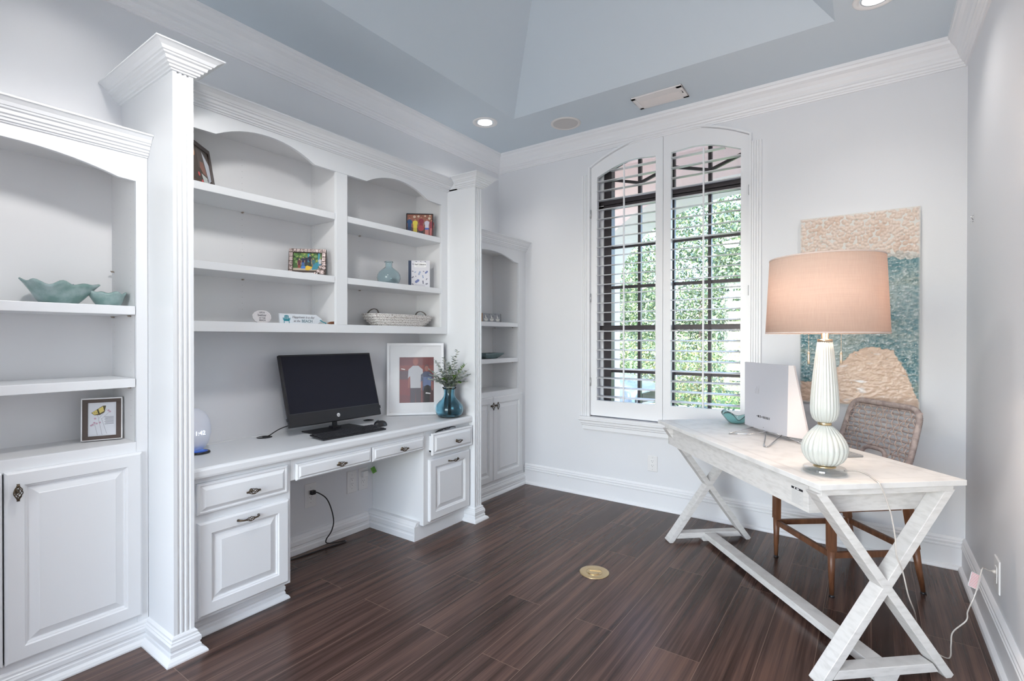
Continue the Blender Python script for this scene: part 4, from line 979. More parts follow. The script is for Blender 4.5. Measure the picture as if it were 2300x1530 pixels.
# butterfly print
def draw_fly(b, w, h, f):
    b.use(cm((.74, .76, .80))); b.rect(f, w-f, f, h-f)
    b.use(cm((.35, .33, .36)))
    for p, q in (((.50, .12), (.38, .62)), ((.38, .12), (.30, .42)), ((.62, .14), (.48, .52)), ((.48, .50), (.68, .66)), ((.36, .40), (.25, .34)), ((.42, .52), (.62, .74))):
        x0, y0, x1, y1 = w*p[0], h*p[1], w*q[0], h*q[1]; b.poly([(x0-.0006, y0), (x0+.0006, y0), (x1+.0006, y1), (x1-.0006, y1)], .0002)
    b.use(cm((.55, .36, .45)))
    for x, y in ((.66, .70), (.70, .67), (.30, .42), (.36, .40), (.26, .38), (.22, .36), (.44, .42), (.32, .52)): b.disc(w*x, h*y, h*.022, .0003, 8)
    b.use(cm((.10, .08, .03))); b.poly([(w*.22, h*.66), (w*.52, h*.82), (w*.60, h*.82), (w*.56, h*.66), (w*.44, h*.60), (w*.30, h*.60)], .0004)
    b.use(cm((.72, .58, .18))); b.poly([(w*.24, h*.665), (w*.36, h*.73), (w*.40, h*.63), (w*.30, h*.61)], .0005); b.poly([(w*.40, h*.745), (w*.52, h*.805), (w*.55, h*.69), (w*.44, h*.64)], .0005)
    b.use(BLACK)
    for k in range(3): b.poly([(w*(.28+.05*k), h*.68), (w*(.29+.05*k), h*.68), (w*(.33+.05*k), h*.64), (w*(.32+.05*k), h*.64)], .0006)
    b.use(cm((.25, .25, .28)))
    for k in range(7): b.rect(w*(.56+.02*(k % 2)), w*.80, h*(.54-.028*k), h*(.552-.028*k), .0002)
BFR = mat('brown_wood_grain', (.075, .05, .04), .5)
t_, fr, w = std((-2.740, .697), (-2.690, .820), .8745, .06, .180, .018, BFR, 'small square brown frame with a butterfly print at the bottom of the left bookcase', draw_fly)
b = MB(WPLAS).frame(*fr); 
for u0, u1, v0, v1 in ((-.004, w+.004, -.0, .003), (-.004, w+.004, .177, .182), (-.004, 0, 0, .182), (w, w+.004, 0, .182)): b.box(u0, u1, v0, v1, -.026, .001)
b.build('outer_frame', t_)

# small shelf ornaments
sg = thing('round_sign', 'small round white scalloped plaque with grey lettering on the lowest hutch shelf', 'sign', (-2.68, 1.456, 1.397))
PLQ = mat('chalky_plaque', (.70, .68, .69), .7); fr, _ = lean_frame((-2.690, 1.405), (-2.685, 1.506), 1.3975, .12)
b = MB(PLQ).frame(*fr); pts = []
for k in range(72):
    a = 2*PI*k/72; q = 1+.045*abs(math.sin(a*7)); pts.append((.050+.0485*q*math.cos(a), .037+.0355*q*math.sin(a)))
b.prism(pts, -.008, 0); b.tube([(.05+.044*math.cos(2*PI*k/40), .037+.031*math.sin(2*PI*k/40), .0005) for k in range(40)], .0008, 5, closed=True)
b.build('plaque', sg, bev=.001, seg=1)
INK = mat('grey_ink', (.20, .20, .22), .7)
def T2(body, u, v, size, fr, m, parent, **k):
    o, a, c, d = [Vector(q) for q in fr]; return text('lettering', body, size, (o+a*u+c*v+d*.0008, a, c, d), m, parent, .0002, **k)
for tx, v, s in (('LIFE IS', .060, .011), ('better', .046, .019), ('AT THE', .030, .010), ('BEACH', .018, .011)): T2(tx, .050, v, s, fr, INK, sg, bold=.0003)
bs = thing('beach_sign', 'white tag-shaped beach sign with a turquoise chair and twine tassel', 'sign', (-2.64, 1.65, 1.397))
fr, w = lean_frame((-2.645, 1.530), (-2.640, 1.787), 1.3975, .10)
SGN = mat('sign_white', (.70, .74, .78), .6)
b = MB(SGN).frame(*fr); b.prism([(0, 0), (.222, 0), (.257, .022), (.257, .034), (.222, .058), (0, .058)], -.012, 0); b.build('board', bs, bev=.0008, seg=1)
TEAL = mat('teal_paint', (.02, .24, .30), .6); b = MB(TEAL).frame(*fr)
for u0, u1, v0, v1 in ((.022, .026, .003, .030), (.052, .056, .003, .030), (.018, .060, .022, .027), (.026, .052, .016, .024), (.026, .052, .044, .047), (.016, .026, .030, .034), (.052, .062, .030, .034)): b.rect(u0, u1, v0, v1, .0006)
for k in range(5): b.rect(.0265+k*.0053, .0303+k*.0053, .024, .050 if k in (1, 2, 3) else .047, .0007)
b.build('painted_chair', bs)
T2('Happiness is a day', .140, .040, .0185, fr, INK, bs, shear=.35, bold=.0002); T2('at the', .100, .018, .017, fr, INK, bs, shear=.3, bold=.0002); T2('BEACH', .163, .018, .0215, fr, mat('slate_ink', (.16, .25, .28), .7), bs, bold=.0005)
TW = mat('brown_twine', (.28, .12, .06), .8); b = MB(TW); rr = random.Random(5); p0 = Vector((-2.628, 1.800, 1.4065))
for k in range(34):
    a = rr.uniform(-.5, .5); q = p0+Vector((rr.uniform(-.008, .014), .075+rr.uniform(-.012, .010), rr.uniform(-.010, .008))); md = p0.lerp(q, .5)+Vector((rr.uniform(0, .014), 0, rr.uniform(-.004, .010)))
    q.z = max(q.z, 1.399); md.z = max(md.z, 1.399); b.tube(rounded([p0+Vector((0, .012, 0)), md, q], .03, 4), .0013, 4)
b.build('tassel', bs)
b = MB(TEAL); b.tube([(-2.640, 1.775, 1.424), (-2.634, 1.790, 1.413), (-2.630, 1.803, 1.4075)], .003, 6); b.lathe([(.0, -.005), (.005, 0), (0, .005)], 10, (-2.628, 1.805, 1.4065), cap=False); b.build('bead', bs)
# blue glass bottle, book, basket
BLUE1 = glass('pale_blue_glass', (.84, .965, 1.0), .03, 1.38, 1.0)
def vessel(name, m, prof, c, parent, th=.003, n=48, sx=1, sy=1, rib=None):
    b = MB(m); pr = list(prof) + [(max(.0005, r-th), z+(th if i < 2 else 0)) for i, (r, z) in reversed(list(enumerate(prof)))]
    b.lathe(pr, n, c, sx=sx, sy=sy, cap=False); 
    r0, z0 = prof[0]; b.disc(c[0], c[1], r0*sy, c[2]+z0, n, r0*sx); b.disc(c[0], c[1], (r0-th)*sy, c[2]+z0+th, n, (r0-th)*sx)
    return b.build(name, parent)
bt = thing('glass_bottle', 'pale blue round glass bottle on the right middle shelf left of the book', 'bottle', (-2.695, 2.343, 1.685))
vessel('body', BLUE1, [(.040, 0), (.060, .006), (.074, .022), (.080, .045), (.077, .068), (.064, .090), (.044, .106), (.028, .116), (.0235, .126), (.0225, .145), (.024, .150), (.030, .153), (.030, .157), (.026, .160)], (-2.695, 2.343, 1.6855), bt)
bk = thing('book', 'pale grey hardback book with blue seashells standing on the right middle shelf', 'book', (-2.66, 2.60, 1.685))
fr, w = lean_frame((-2.725, 2.553), (-2.610, 2.653), 1.6855, 0.0)
H_ = .196; D_ = .020
b = MB(mat('book_cover', (.66, .66, .70), .5)).frame(*fr); b.box(.018, w, 0, H_, -.0025, 0); b.box(.0, w, 0, H_, -D_, -D_+.0025); b.build('cover', bk)
b = MB(mat('navy_cloth', (.02, .04, .09), .6)).frame(*fr); b.box(-.001, .020, 0, H_, -.0028, .0003); b.box(-.001, .002, 0, H_, -D_, 0); b.build('spine', bk)
b = MB(mat('page_edges', (.75, .72, .66), .8)).frame(*fr); b.box(.003, w-.004, .003, H_-.003, -D_+.0026, -.0026); b.build('pages', bk)
b = MB(WHT).frame(*fr); b.poly([(.045, .148), (.122, .148), (.127, .153), (.127, .177), (.122, .182), (.045, .182), (.040, .177), (.040, .153)], .0004)
rr = random.Random(11); SHC = [cm((.16, .20, .42)), cm((.30, .36, .52)), cm((.20, .20, .26)), cm((.40, .44, .55))]
for u, v, r, k in ((.032, .17, .006, 2), (.055, .188, .006, 2), (.088, .189, .005, 2), (.120, .189, .006, 2), (.030, .118, .007, 2), (.048, .112, .008, 1), (.078, .105, .016, 1), (.108, .118, .006, 2), (.128, .112, .014, 0), (.052, .082, .006, 2), (.030, .075, .010, 2), (.103, .080, .012, 1), (.062, .047, .019, 0), (.104, .040, .013, 2), (.130, .062, .008, 2), (.130, .028, .010, 2), (.030, .025, .008, 2)):
    b.use(SHC[k]); a0 = rr.random()*6; pts = [(u+r*(.62+.38*math.cos(2*(2*PI*q/10-a0)))*math.cos(2*PI*q/10), v+r*(.75+.25*math.cos(2*(2*PI*q/10-a0)))*math.sin(2*PI*q/10)) for q in range(10)]; b.poly(pts, .0005)
b.use(cm((.35, .35, .40)))
for v in (.012, .017, .022): b.rect(.045, .118, v, v+.0012, .0005)
b.build('cover_print', bk)
T2('Shell Collectors', .0835, .168, .0155, fr, BLACK, bk, bold=.0004, sx=.82)
b = MB(cm((.35, .35, .40))).frame(*fr); b.rect(.055, .112, .1545, .1565, .0009); b.build('subtitle_line', bk)
bsk = thing('basket_tray', 'whitewashed woven tray basket with two metal handles on the lowest right shelf', 'basket', (-2.712, 2.45, 1.397))
BAS = noisy(mat('whitewashed_wicker', (.7, .68, .66), .75), (.20, .15, .12), (.78, .76, .74), scale=(1, 1, 1.6), ns=130, detail=2, bump=.7, bumpd=.003, lo=.34, hi=.47)
b = MB(BAS); P = []; bc = (-2.712, 2.452, 1.398)
def octo(t, hl, hs, z, inset=0): c = .040; pts = [(hs-c, -hl), (hs, -hl+c*1.6), (hs, hl-c*1.6), (hs-c, hl), (-hs+c, hl), (-hs, hl-c*1.6), (-hs, -hl+c*1.6), (-hs+c, -hl)]; return [(bc[0]+x, bc[1]+y, bc[2]+z) for x, y in pts]
L_ = [octo(0, .205, .070, .0), octo(0, .225, .078, .018), octo(0, .258, .090, .050), octo(0, .278, .098, .080), octo(0, .272, .092, .080), octo(0, .250, .082, .050), octo(0, .20, .064, .006)]
for q in L_: P += q
b.add(P, [(i*8+k, i*8+(k+1) % 8, (i+1)*8+(k+1) % 8, (i+1)*8+k) for i in range(6) for k in range(8)] + [tuple(range(8)), tuple(range(48, 56))], False)
b.build('tray', bsk)
b = MB(BAS)
for z, hl, hs in ((.080, .276, .096), (.066, .270, .096), (.050, .260, .0915), (.034, .243, .086), (.018, .227, .0795)): 
    q = octo(0, hl, hs, z); b.tube([Vector(p) for p in q], .0045, 6, closed=True)
b.build('woven_rim', bsk)
for y0 in (2.222, 2.672):
    b = MB(mat('aged_wire', (.22, .20, .18), .4, .8)) if 'aged_wire' not in bpy.data.materials else MB(bpy.data.materials['aged_wire'])
    sg_ = -1 if y0 < 2.4 else 1
    for o_y in (0, .007): b.tube([(bc[0]-.01+.058*math.cos(PI*k/14), y0+sg_*.0+o_y+.012*math.sin(PI*k/14)*sg_*-1, bc[2]+.074+.044*math.sin(PI*k/14)) for k in range(15)], .0026, 6)
    b.build('handle', bsk)
# blue vase with greenery on the countertop
VC = (-2.432, 2.668, CT+.0006)
vs_ = thing('vase', 'blue glass vase at the right end of the built-in desk', 'vase', VC)
BLUE2 = glass('deep_blue_glass', (.54, .86, 1.0), .03, 1.38, 1.0)
prof = [(.050, 0), (.074, .004), (.090, .018), (.098, .040), (.0995, .062), (.093, .085), (.075, .108), (.055, .126), (.042, .145), (.038, .165), (.038, .182), (.042, .196), (.051, .207)]
b = MB(BLUE2); pr = prof + [(r-.003, z+(.004 if i < 2 else 0)) for i, (r, z) in reversed(list(enumerate(prof)))]
b.lathe(pr, 48, VC, cap=False); b.disc(VC[0], VC[1], .045, VC[2], 48); b.disc(VC[0], VC[1], .042, VC[2]+.004, 48)
for i, v in enumerate(b.v):
    zz = v[2]-VC[2]
    if zz > .19: a = math.atan2(v[1]-VC[1], v[0]-VC[0]); k = 1+.07*math.sin(a*6)*(zz-.19)/.017; b.v[i] = (VC[0]+(v[0]-VC[0])*k, VC[1]+(v[1]-VC[1])*k, v[2]+.003*math.sin(a*6)*(zz-.19)/.017)
b.build('glass_body', vs_)
pl = thing('foliage_bunch', 'bunch of grey-green and bright green leafy sprigs standing in the blue vase', 'plant', (VC[0], VC[1], VC[2]+.006))
LG = mat('grey_green_leaf', (.34, .39, .36), .6); LG2 = mat('bright_leaf', (.13, .26, .05), .5); STM = mat('pale_stem', (.52, .50, .38), .6)
for mm in (LG, LG2): bsdf(mm).inputs['Subsurface Weight'].default_value = 0
rr = random.Random(21)
def leaf(b, p, d, up, L, w_):
    d = d.normalized(); s = d.cross(up).normalized(); n_ = s.cross(d); pts = []
    for t, ww, hh in ((0, .0, 0), (.25, .8, .06), (.55, 1, .10), (.8, .7, .05), (1, 0, -.05)): pts.append((t, ww, hh))
    V_ = [p]+[p+d*L*t+s*w_*ww*sgn+n_*L*(hh-.08*abs(sgn)) for t, ww, hh in pts[1:4] for sgn in (-1, 0, 1)]+[p+d*L]
    b.add(V_, [(0, 1, 2), (0, 2, 3), (1, 4, 5, 2), (2, 5, 6, 3), (4, 7, 8, 5), (5, 8, 9, 6), (7, 10, 8), (8, 10, 9)], True)
right = rv; back_ = Vector((-.577, .816, 0))
sprigs = [(-.10, .02, .40, 0), (-.04, -.03, .42, 0), (.03, .0, .43, 0), (.075, .0, .34, 0), (.12, -.03, .33, 0), (-.13, -.02, .27, 0), (-.02, -.06, .30, 0), (.03, -.06, .26, 0), (.055, .010, .47, 0), (-.005, .02, .38, 0), (-.150, .0, .335, 0), (-.115, -.03, .30, 0), (-.07, .01, .33, 0), (.02, -.02, .33, 0), (.105, .0, .37, 1), (.145, -.02, .30, 0), (.09, -.04, .28, 0), (-.03, -.05, .27, 1), (.05, -.05, .29, 1), (.12, .01, .25, 0), (-.09, .03, .25, 0), (.0, .0, .35, 1), (-.06, -.05, .24, 0), (.07, .02, .24, 1)]
for si, (dx, dy, hz, kind) in enumerate(sprigs):
    base_ = Vector(VC)+Vector((rr.uniform(-.012, .012), rr.uniform(-.012, .012), .010)); mouth = Vector(VC)+right*(dx*.10)+Vector((0, 0, .195)); tip = Vector(VC)+right*dx+Vector((.35, -.25, 0))*abs(dy)*0+Vector((rr.uniform(-.0, .03), -abs(rr.uniform(0, .02)), 0))+Vector((0, 0, hz))
    tip = tip + Vector((.02, -.04, 0))*(1 if dy < 0 else .3)
    path = smooth([base_, mouth, mouth.lerp(tip, .5)+Vector((0, 0, .02)), tip], 6); b = MB(STM); b.tube(path, .0013, 5); 
    b.use(LG2 if kind else LG); k = 9; n0 = 8
    up_part = path[7:]
    for i, p in enumerate(up_part):
        for j in range(3 if kind else 2):
            a = rr.random()*6.28; d0 = Vector((math.cos(a), math.sin(a), rr.uniform(.1, .7))); t = i/len(up_part)
            if kind: leaf(b, p, d0+Vector((0, 0, .5)), Vector((0, 0, 1)), rr.uniform(.026, .040)*(1-.4*t), .0045)
            else: leaf(b, p, d0, Vector((rr.uniform(-.3, .3), rr.uniform(-.3, .3), 1)), rr.uniform(.026, .042)*(1.15-.6*t), rr.uniform(.010, .016)*(1.15-.6*t))
    b.build('sprig', pl)
# corner bookcase ornaments
bl = thing('wooden_block', 'small rectangular block painted with white sailboats on the corner bookcase shelf', 'ornament', (-2.66, 3.43, 1.4555))
fr, w = lean_frame((-2.650, 3.315), (-2.640, 3.563), 1.456, 0)
b = MB(cm((.30, .31, .33))).frame(*fr); b.box(.0, w, 0, .075, -.035, 0); b.use(cm((.36, .17, .05))); b.box(-.022, 0, 0, .075, -.035, .001); b.build('block', bl, bev=.001)
b = MB(cm((.75, .74, .70))).frame(*fr)
for x in (.03, .105, .185): b.poly([(x-.012, .030), (x+.045, .030), (x+.034, .008), (x, .008)], .0006); b.poly([(x+.006, .033), (x+.030, .033), (x+.004, .066)], .0006)
b.use(cm((.08, .08, .09))); 
for x, y in ((.05, .045), (.13, .050), (.16, .066), (.08, .062), (.21, .055)): b.rect(x, x+.014, y, y+.004, .0007)
b.rect(w-.006, w, .0, .075, .0007); b.build('painted_boats', bl)
ds = thing('dish', 'shallow dark grey-blue dish on the lower shelf of the corner bookcase', 'dish', (-2.67, 3.42, 1.145))
GR = mat('slate_glaze', (.13, .19, .20), .35); b = MB(GR); c = (-2.675, 3.415, 1.1455); P = []
for hs, z in ((.055, 0), (.060, .003), (.098, .036), (.100, .045), (.097, .045), (.056, .008)): P += [(c[0]+x*hs*.85, c[1]+y*hs*1.28, c[2]+z) for x, y in ((-1, -1), (1, -1), (1, 1), (-1, 1))]
b.add(P, [(i*4+k, i*4+(k+1) % 4, (i+1)*4+(k+1) % 4, (i+1)*4+k) for i in range(5) for k in range(4)]+[(0, 1, 2, 3), (20, 21, 22, 23)], False); b.build('body', ds, bev=.002)
SEA = noisy(mat('sea_green_ceramic', (.2, .35, .33), .3), (.17, .28, .26), (.33, .43, .43), ns=22, detail=5, bump=.2)
for (cx_, cy_, r_, h_, br_, sd, lb) in ((-2.690, .612, .108, .078, .052, 3, 'larger sea-green wavy-rimmed bowl on the upper shelf of the left bookcase'), (-2.668, .770, .064, .052, .038, 8, 'smaller sea-green wavy-rimmed bowl to the right of the larger one')):
    t_ = thing('ceramic_bowl', lb, 'bowl', (cx_, cy_, 1.4555), 'sea-green bowls on the left bookcase')
    wavybowl(SEA, (cx_, cy_, 1.456), r_, h_, br_, 7, .075, sd, t_, spike=.30 if r_ > .1 else .22)
    if r_ > .1:
        b = MB(cm((.10, .20, .30))); rr = random.Random(4)
        for k in range(9): a = rr.random()*6; b.tube([(cx_-.0+.03*math.cos(a+q*.9)*1, cy_+.022+.022*math.sin(a+q*1.1), 1.528+.012*math.sin(q+k)) for q in range(6)], .0008, 4)
        b.build('wire_tangle', t_)

# sunglasses poking out of the open drawer
sgl = thing('sunglasses', 'dark folded sunglasses poking out of the slightly open right drawer', 'glasses', (-2.352, 2.53, .70))
b = MB(BLACK)
b.tube(smooth([(-2.350, 2.44, .692), (-2.350, 2.50, .704), (-2.348, 2.60, .708), (-2.350, 2.640, .700)], 6), .0032, 6)
b.tube([(-2.352+.008*math.cos(2*PI*k/16), 2.49+.026*math.sin(2*PI*k/16), .700+.006*math.cos(2*PI*k/16)) for k in range(16)], .0022, 6, closed=True)
b.tube([(-2.352+.008*math.cos(2*PI*k/16), 2.56+.026*math.sin(2*PI*k/16), .702+.006*math.cos(2*PI*k/16)) for k in range(16)], .0022, 6, closed=True)
b.build('rims', sgl)

# ------------------------------------------------------------------ wall and floor fittings
OUTP = mat('outlet_plate', (.80, .80, .80), .35)
def outlet(fr, label, w=.072, h=.118, group=None, loc=None):
    t = thing('wall_outlet', label, 'outlet', loc or fr[0], group)
    b = MB(OUTP).frame(*fr); b.rings(-w/2, w/2, -h/2, h/2, [(0, 0), (0, .003), (.003, .0055)]); b.build('plate', t)
    b = MB(WPLAS).frame(*fr); b.box(-.0165, .0165, -.034, .034, .004, .0075); b.build('socket', t, bev=.001)
    b = MB(BLACK).frame(*fr)
    for v in (.017, -.017):
        b.rect(-.0075, -.0055, v+.001, v+.009, .0078); b.rect(.0050, .0070, v+.002, v+.009, .0078); b.disc(0, v-.006, .0024, .0078, 10)
    b.disc(0, .046, .0018, .0058, 8); b.disc(0, -.046, .0018, .0058, 8); b.build('slot', t)
    return t
outlet(FX(XL+.0005, 1.858, .330), 'white outlet with a black plug in it, in the knee space of the built-in desk', .080, .150)
outlet(FX(XL+.0005, 2.168, .343), 'empty white outlet in the knee space, nearest left of the plugged adaptor', .078, .150)
outlet(FX(XL+.0005, 2.262, .343), 'white outlet in the corner of the knee space holding the green-tagged plug', .078, .150)
outlet(FY(YB-.0005, -1.372, .345), 'white outlet on the window wall below the sill', .078, .122)
outlet(FR(XR-.0005, -0, 0) if 0 else ((XR-.0005, 2.945, .315), (0, -1, 0), (0, 0, 1), (-1, 0, 0)), 'white outlet on the right wall feeding the table lamp', .10, .140)
b = MB(CLEAR).frame((XR-.006, 2.945, .325), (0, -1, 0), (0, 0, 1), (-1, 0, 0)); b.lathe([(.008, 0), (.009, .004), (.006, .012), (.003, .014)], 12); o = b.build('plug', lamp)
pc_ = thing('power_cord', 'black power cord plugged in under the built-in desk and looping onto the floor', 'cord', (-2.80, 1.9, 0))
b = MB(BLACK); b.frame(*FX(XL+.0082, 1.862, .348)); b.box(-.014, .016, -.012, .014, 0, .026); b.build('plug', pc_, bev=.004)
b = MB(BLACK); b.tube(smooth([(XL+.03, 1.868, .350), (XL+.052, 1.878, .349), (-2.80, 1.925, .305), (-2.79, 1.955, .23), (-2.785, 1.968, .15), (-2.79, 1.955, .09), (-2.80, 1.925, .045), (-2.80, 1.930, .020), (-2.79, 1.985, .008), (-2.78, 2.035, .0045), (-2.765, 2.045, .0045), (-2.757, 2.02, .0045), (-2.77, 1.90, .0045), (-2.785, 1.75, .0045), (-2.80, 1.60, .0045), (-2.80, 1.45, .0045)], 7), .0038, 8); b.build('cable', pc_)
gp = thing('plug_adaptor', 'clear plug with a green paper tag in the corner of the knee space', 'plug', (-2.84, 2.27, .38))
b = MB(WPLAS); b.frame(*FX(XL+.0082, 2.262, .372)); b.box(-.022, .020, -.012, .026, 0, .028); b.build('body', gp, bev=.003)
b = MB(mat('green_tag', (.10, .28, .03), .6)); b.frame((-2.815, 2.318, .385), (.55, .65, .5), (-.3, -.3, .9), (.8, -.6, 0)); b.box(-.014, .016, -.006, .036, 0, .001); b.build('tag', gp)
b = MB(BLACK); b.frame((-2.815, 2.318, .385), (.55, .65, .5), (-.3, -.3, .9), (.8, -.6, 0)); b.rect(-.006, .008, .005, .007, .0014); b.rect(-.006, .004, .012, .014, .0014); b.build('tag_print', gp)
br = thing('floor_outlet', 'round brass floor outlet cover set in the dark wood floor', 'outlet', (-1.26, 2.586, 0))
b = MB(BRASS); b.lathe([(.083, .0002), (.083, .0018), (.080, .0035), (.062, .0042), (.0, .0042)], 48, (-1.26, 2.586, 0)); b.build('rim_plate', br)
b = MB(BRASS)
for a0 in (0, PI):
    pts = [(-1.26+.004*math.cos(a0+PI/2)+.033*math.cos(a0+.5+PI*k/10)+.010*math.cos(a0+PI/2), 2.586+.012*math.sin(a0+PI/2)+.028*math.sin(a0+.5+PI*k/10)) for k in range(11)]
    b.prism(pts, .0042, .0065)
b.tube([(-1.26+.045*math.cos(2*PI*k/36), 2.586+.045*math.sin(2*PI*k/36), .0044) for k in range(36)], .0012, 5, closed=True); b.build('flip_lid', br)
pj = thing('wall_port', 'tiny white cable port on the baseboard under the window', 'port', (-2.205, YB-.02, .130))
b = MB(WPLAS); b.frame(*FY(YB-.0175, -2.205, .127)); b.lathe([(.010, 0), (.010, .008), (.006, .012), (0, .0125)], 14); b.build('cap', pj)
hk = thing('wall_hook', 'small steel picture hook on the right wall near the corner', 'hook', (XR, 3.613, 1.956))
b = MB(CHROME); b.box(XR-.002, XR, 3.606, 3.620, 1.935, 1.985); b.tube([(XR-.002, 3.613, 1.975), (XR-.012, 3.613, 1.972), (XR-.003, 3.613, 1.952)], .0018, 6); b.tube([(XR-.002, 3.613, 1.945), (XR-.012, 3.613, 1.935), (XR-.013, 3.613, 1.946)], .0018, 6); b.build('bracket', hk)
# recessed lamps
LENS = emis('lit_lens', (1, .98, .96), 3.2)
names = ('lit round recessed ceiling lamp above the wall bookcase corner', 'lit round recessed ceiling lamp above the desk, cut by the top of the picture', 'lit round recessed ceiling lamp near the left bookcase, out of the photo', 'lit round recessed ceiling lamp near the doorway, out of the photo')
for (x, y), lb in zip(DOWN, names):
    t_ = thing('recessed_lamp', lb, 'ceiling lamp', (x, y, HC), 'recessed ceiling lamps')
    b = MB(WPLAS); b.lathe([(.098, -.0005), (.098, -.004), (.090, -.007), (.068, -.006), (.062, .03), (.060, -.001)], 40, (x, y, HC), cap=False); b.build('trim_ring', t_)
    b = MB(LENS); b.disc(x, y, .060, HC-.0030, 36); b.build('lens', t_)
    b = MB(STEEL); b.lathe([(.064, -.0066), (.061, -.0076), (.058, -.0066)], 36, (x, y, HC), cap=False); b.build('inner_ring', t_)
t_ = thing('ceiling_speaker', 'round flush speaker grille in the ceiling between the lamp and the air vent', 'speaker', (-1.967, 3.512, HC))
b = MB(mat('speaker_rim', (.72, .70, .68), .5)); b.lathe([(.118, -.0005), (.118, -.004), (.112, -.008), (.100, -.008), (.097, -.004)], 48, (-1.967, 3.512, HC), cap=False); b.build('rim', t_)
b = MB(noisy(mat('speaker_mesh', (.60, .58, .57), .7), None, None, ns=700, detail=0, bump=.5)); b.disc(-1.967, 3.512, .0985, HC-.0045, 48); b.build('grille', t_)
t_ = thing('air_vent', 'white rectangular air vent with slats in the ceiling near the window wall', 'vent', (-1.21, 3.508, HC))
VN = mat('vent_paint', (.80, .77, .76), .4)
b = MB(VN); x0, x1, y0, y1 = -1.386, -1.034, 3.412, 3.606; z = HC-.010
for a, c, d, e in ((x0, x1, y0, y0+.028), (x0, x1, y1-.022, y1), (x0, x0+.030, y0, y1), (x1-.038, x1, y0, y1)): b.box(a, c, d, e, z, HC-.0005)
b.box(x0+.02, x1-.03, y0+.026, y0+.075, z+.001, HC-.001)
b.build('frame', t_, bev=.002)
for k in range(5): b = MB(VN); yy = y0+.084+k*.019; b.bar((x0+.028, yy, z+.004), (x1-.036, yy, z+.004), .014, .0015, Vector((0, 1, -.6))); b.build('slat', t_)
b = MB(DARK); b.box(x0+.03, x1-.038, y0+.05, y1-.022, HC-.0016, HC-.0008); b.box(x1-.022, x1-.012, y0+.07, y0+.074, z-.0006, z+.001); b.box(x1-.020, x1-.014, y0+.085, y0+.11, z-.0006, z+.001); b.build('duct', t_)
# unseen pendant added around the fill bulb, above the view
t_ = thing('added_pendant', 'added white globe pendant hanging unseen from the tray ceiling, above the picture', 'pendant', (-1.5, .80, 2.49))
b = MB(STEEL); b.tube([(-1.5, .80, 2.73), (-1.5, .80, HC+.235)], .008, 8); b.lathe([(.03, .20), (.035, .235), (.02, .25)], 16, (-1.5, .80, 2.49)); b.build('stem', t_)
OP = clear_pane('opal_glass', (.95, .95, .95), .06); b = MB(OP); b.lathe([(.0, -.03), (.07, -.015), (.115, .03), (.13, .10), (.115, .17), (.06, .215)], 24, (-1.5, .80, 2.49), cap=False); b.build('globe', t_)

# textured seascape canvas
cv = thing('canvas_painting', 'textured beach painting of shells, teal water and sand hanging behind the lamp', 'painting', (-.063, YB, .905))
cx0, cx1, cz0, cz1 = -.372, .243, .905, 2.098
nx, nz_ = 170, 330; P = []; colr = []
rr = random.Random(9); cells = [[(i+rr.random(), j+rr.random()) for j in range(40)] for i in range(44)]
def worley(u, v):
    iu, iv = int(u), int(v); d = 9
    for a in (-1, 0, 1):
        for c in (-1, 0, 1):
            if 0 <= iu+a < 44 and 0 <= iv+c < 40: q = cells[iu+a][iv+c]; d = min(d, math.hypot(u-q[0], v-q[1]))
    return d
hill = [(0, .11), (.12, .12), (.25, .13), (.33, .20), (.45, .27), (.62, .305), (.80, .28), (.90, .18), (.97, .06), (1, .02)]
def lerp_pts(t, pts):
    for (a, ya), (c, yc) in zip(pts[:-1], pts[1:]):
        if t <= c: return ya+(yc-ya)*(t-a)/(c-a)
    return pts[-1][1]
def mixc(a, c, t): return tuple(x+(y-x)*t for x, y in zip(a, c))
for j in range(nz_+1):
    for i in range(nx+1):
        X_, Z_ = i/nx, j/nz_; x = cx0+(cx1-cx0)*X_; z = cz0+(cz1-cz0)*Z_
        f1 = noise.noise((x*9, z*9, 0)); f2 = noise.noise((x*38, z*60, 3)); f3 = noise.noise((x*110, z*130, 7)); f4 = noise.noise((x*3.1, z*5, 11))
        top = .745+.03*f1+.022*(1-X_)+.012*f2; hl = lerp_pts(X_, hill)+.018*f1+.01*f2
        if Z_ > top:
            w = worley(X_*28, (Z_-top*0)*54 % 39.9); hgt = .010*max(0, .62-w)/.62; c = mixc((.62, .47, .38), (.80, .70, .63), min(1, max(0, .55+f3*.5+(.45-w)*.5))); c = mixc(c, (.58, .36, .24), max(0, f1*.9+f3*.3)*.55)
            c = mixc(c, (.30, .36, .33), max(0, f2-.45)*1.2)
            if Z_ < top+.02: c = mixc(c, (.34, .46, .48), .45)
        elif Z_ > hl:
            t = max(0, min(1, .5+f4*1.0+f2*.6+f3*.35)); c = mixc((.06, .19, .22), (.36, .44, .43), t); c = mixc(c, (.30, .31, .22), max(0, noise.noise((x*7, z*16, 21)))*.8); c = mixc(c, (.72, .78, .80), min(1, max(0, f3*.9+f2*.7-.22)*1.5)); c = mixc(c, (.02, .17, .22), max(0, X_-.75)*2.0*max(0, .5-f2)); hgt = .004+.004*f2+.0035*f3
        else:
            c = mixc((.60, .43, .31), (.70, .52, .41), .5+f2*.6+f1*.3); c = mixc(c, (.82, .80, .80), max(0, noise.noise((x*13, z*45, 31))-.34)*2.6); c = mixc(c, (.40, .26, .20), max(0, f3-.4)*.5); hgt = .002+.002*f2+.0012*f3
        ed = min(X_, 1-X_, Z_*1.9, (1-Z_)*1.9); e = min(1, ed/.02)
        c = mixc((.66, .68, .68), c, .35+.65*e)
        P.append((x, YB-.034-hgt*e, z)); colr.append(c)
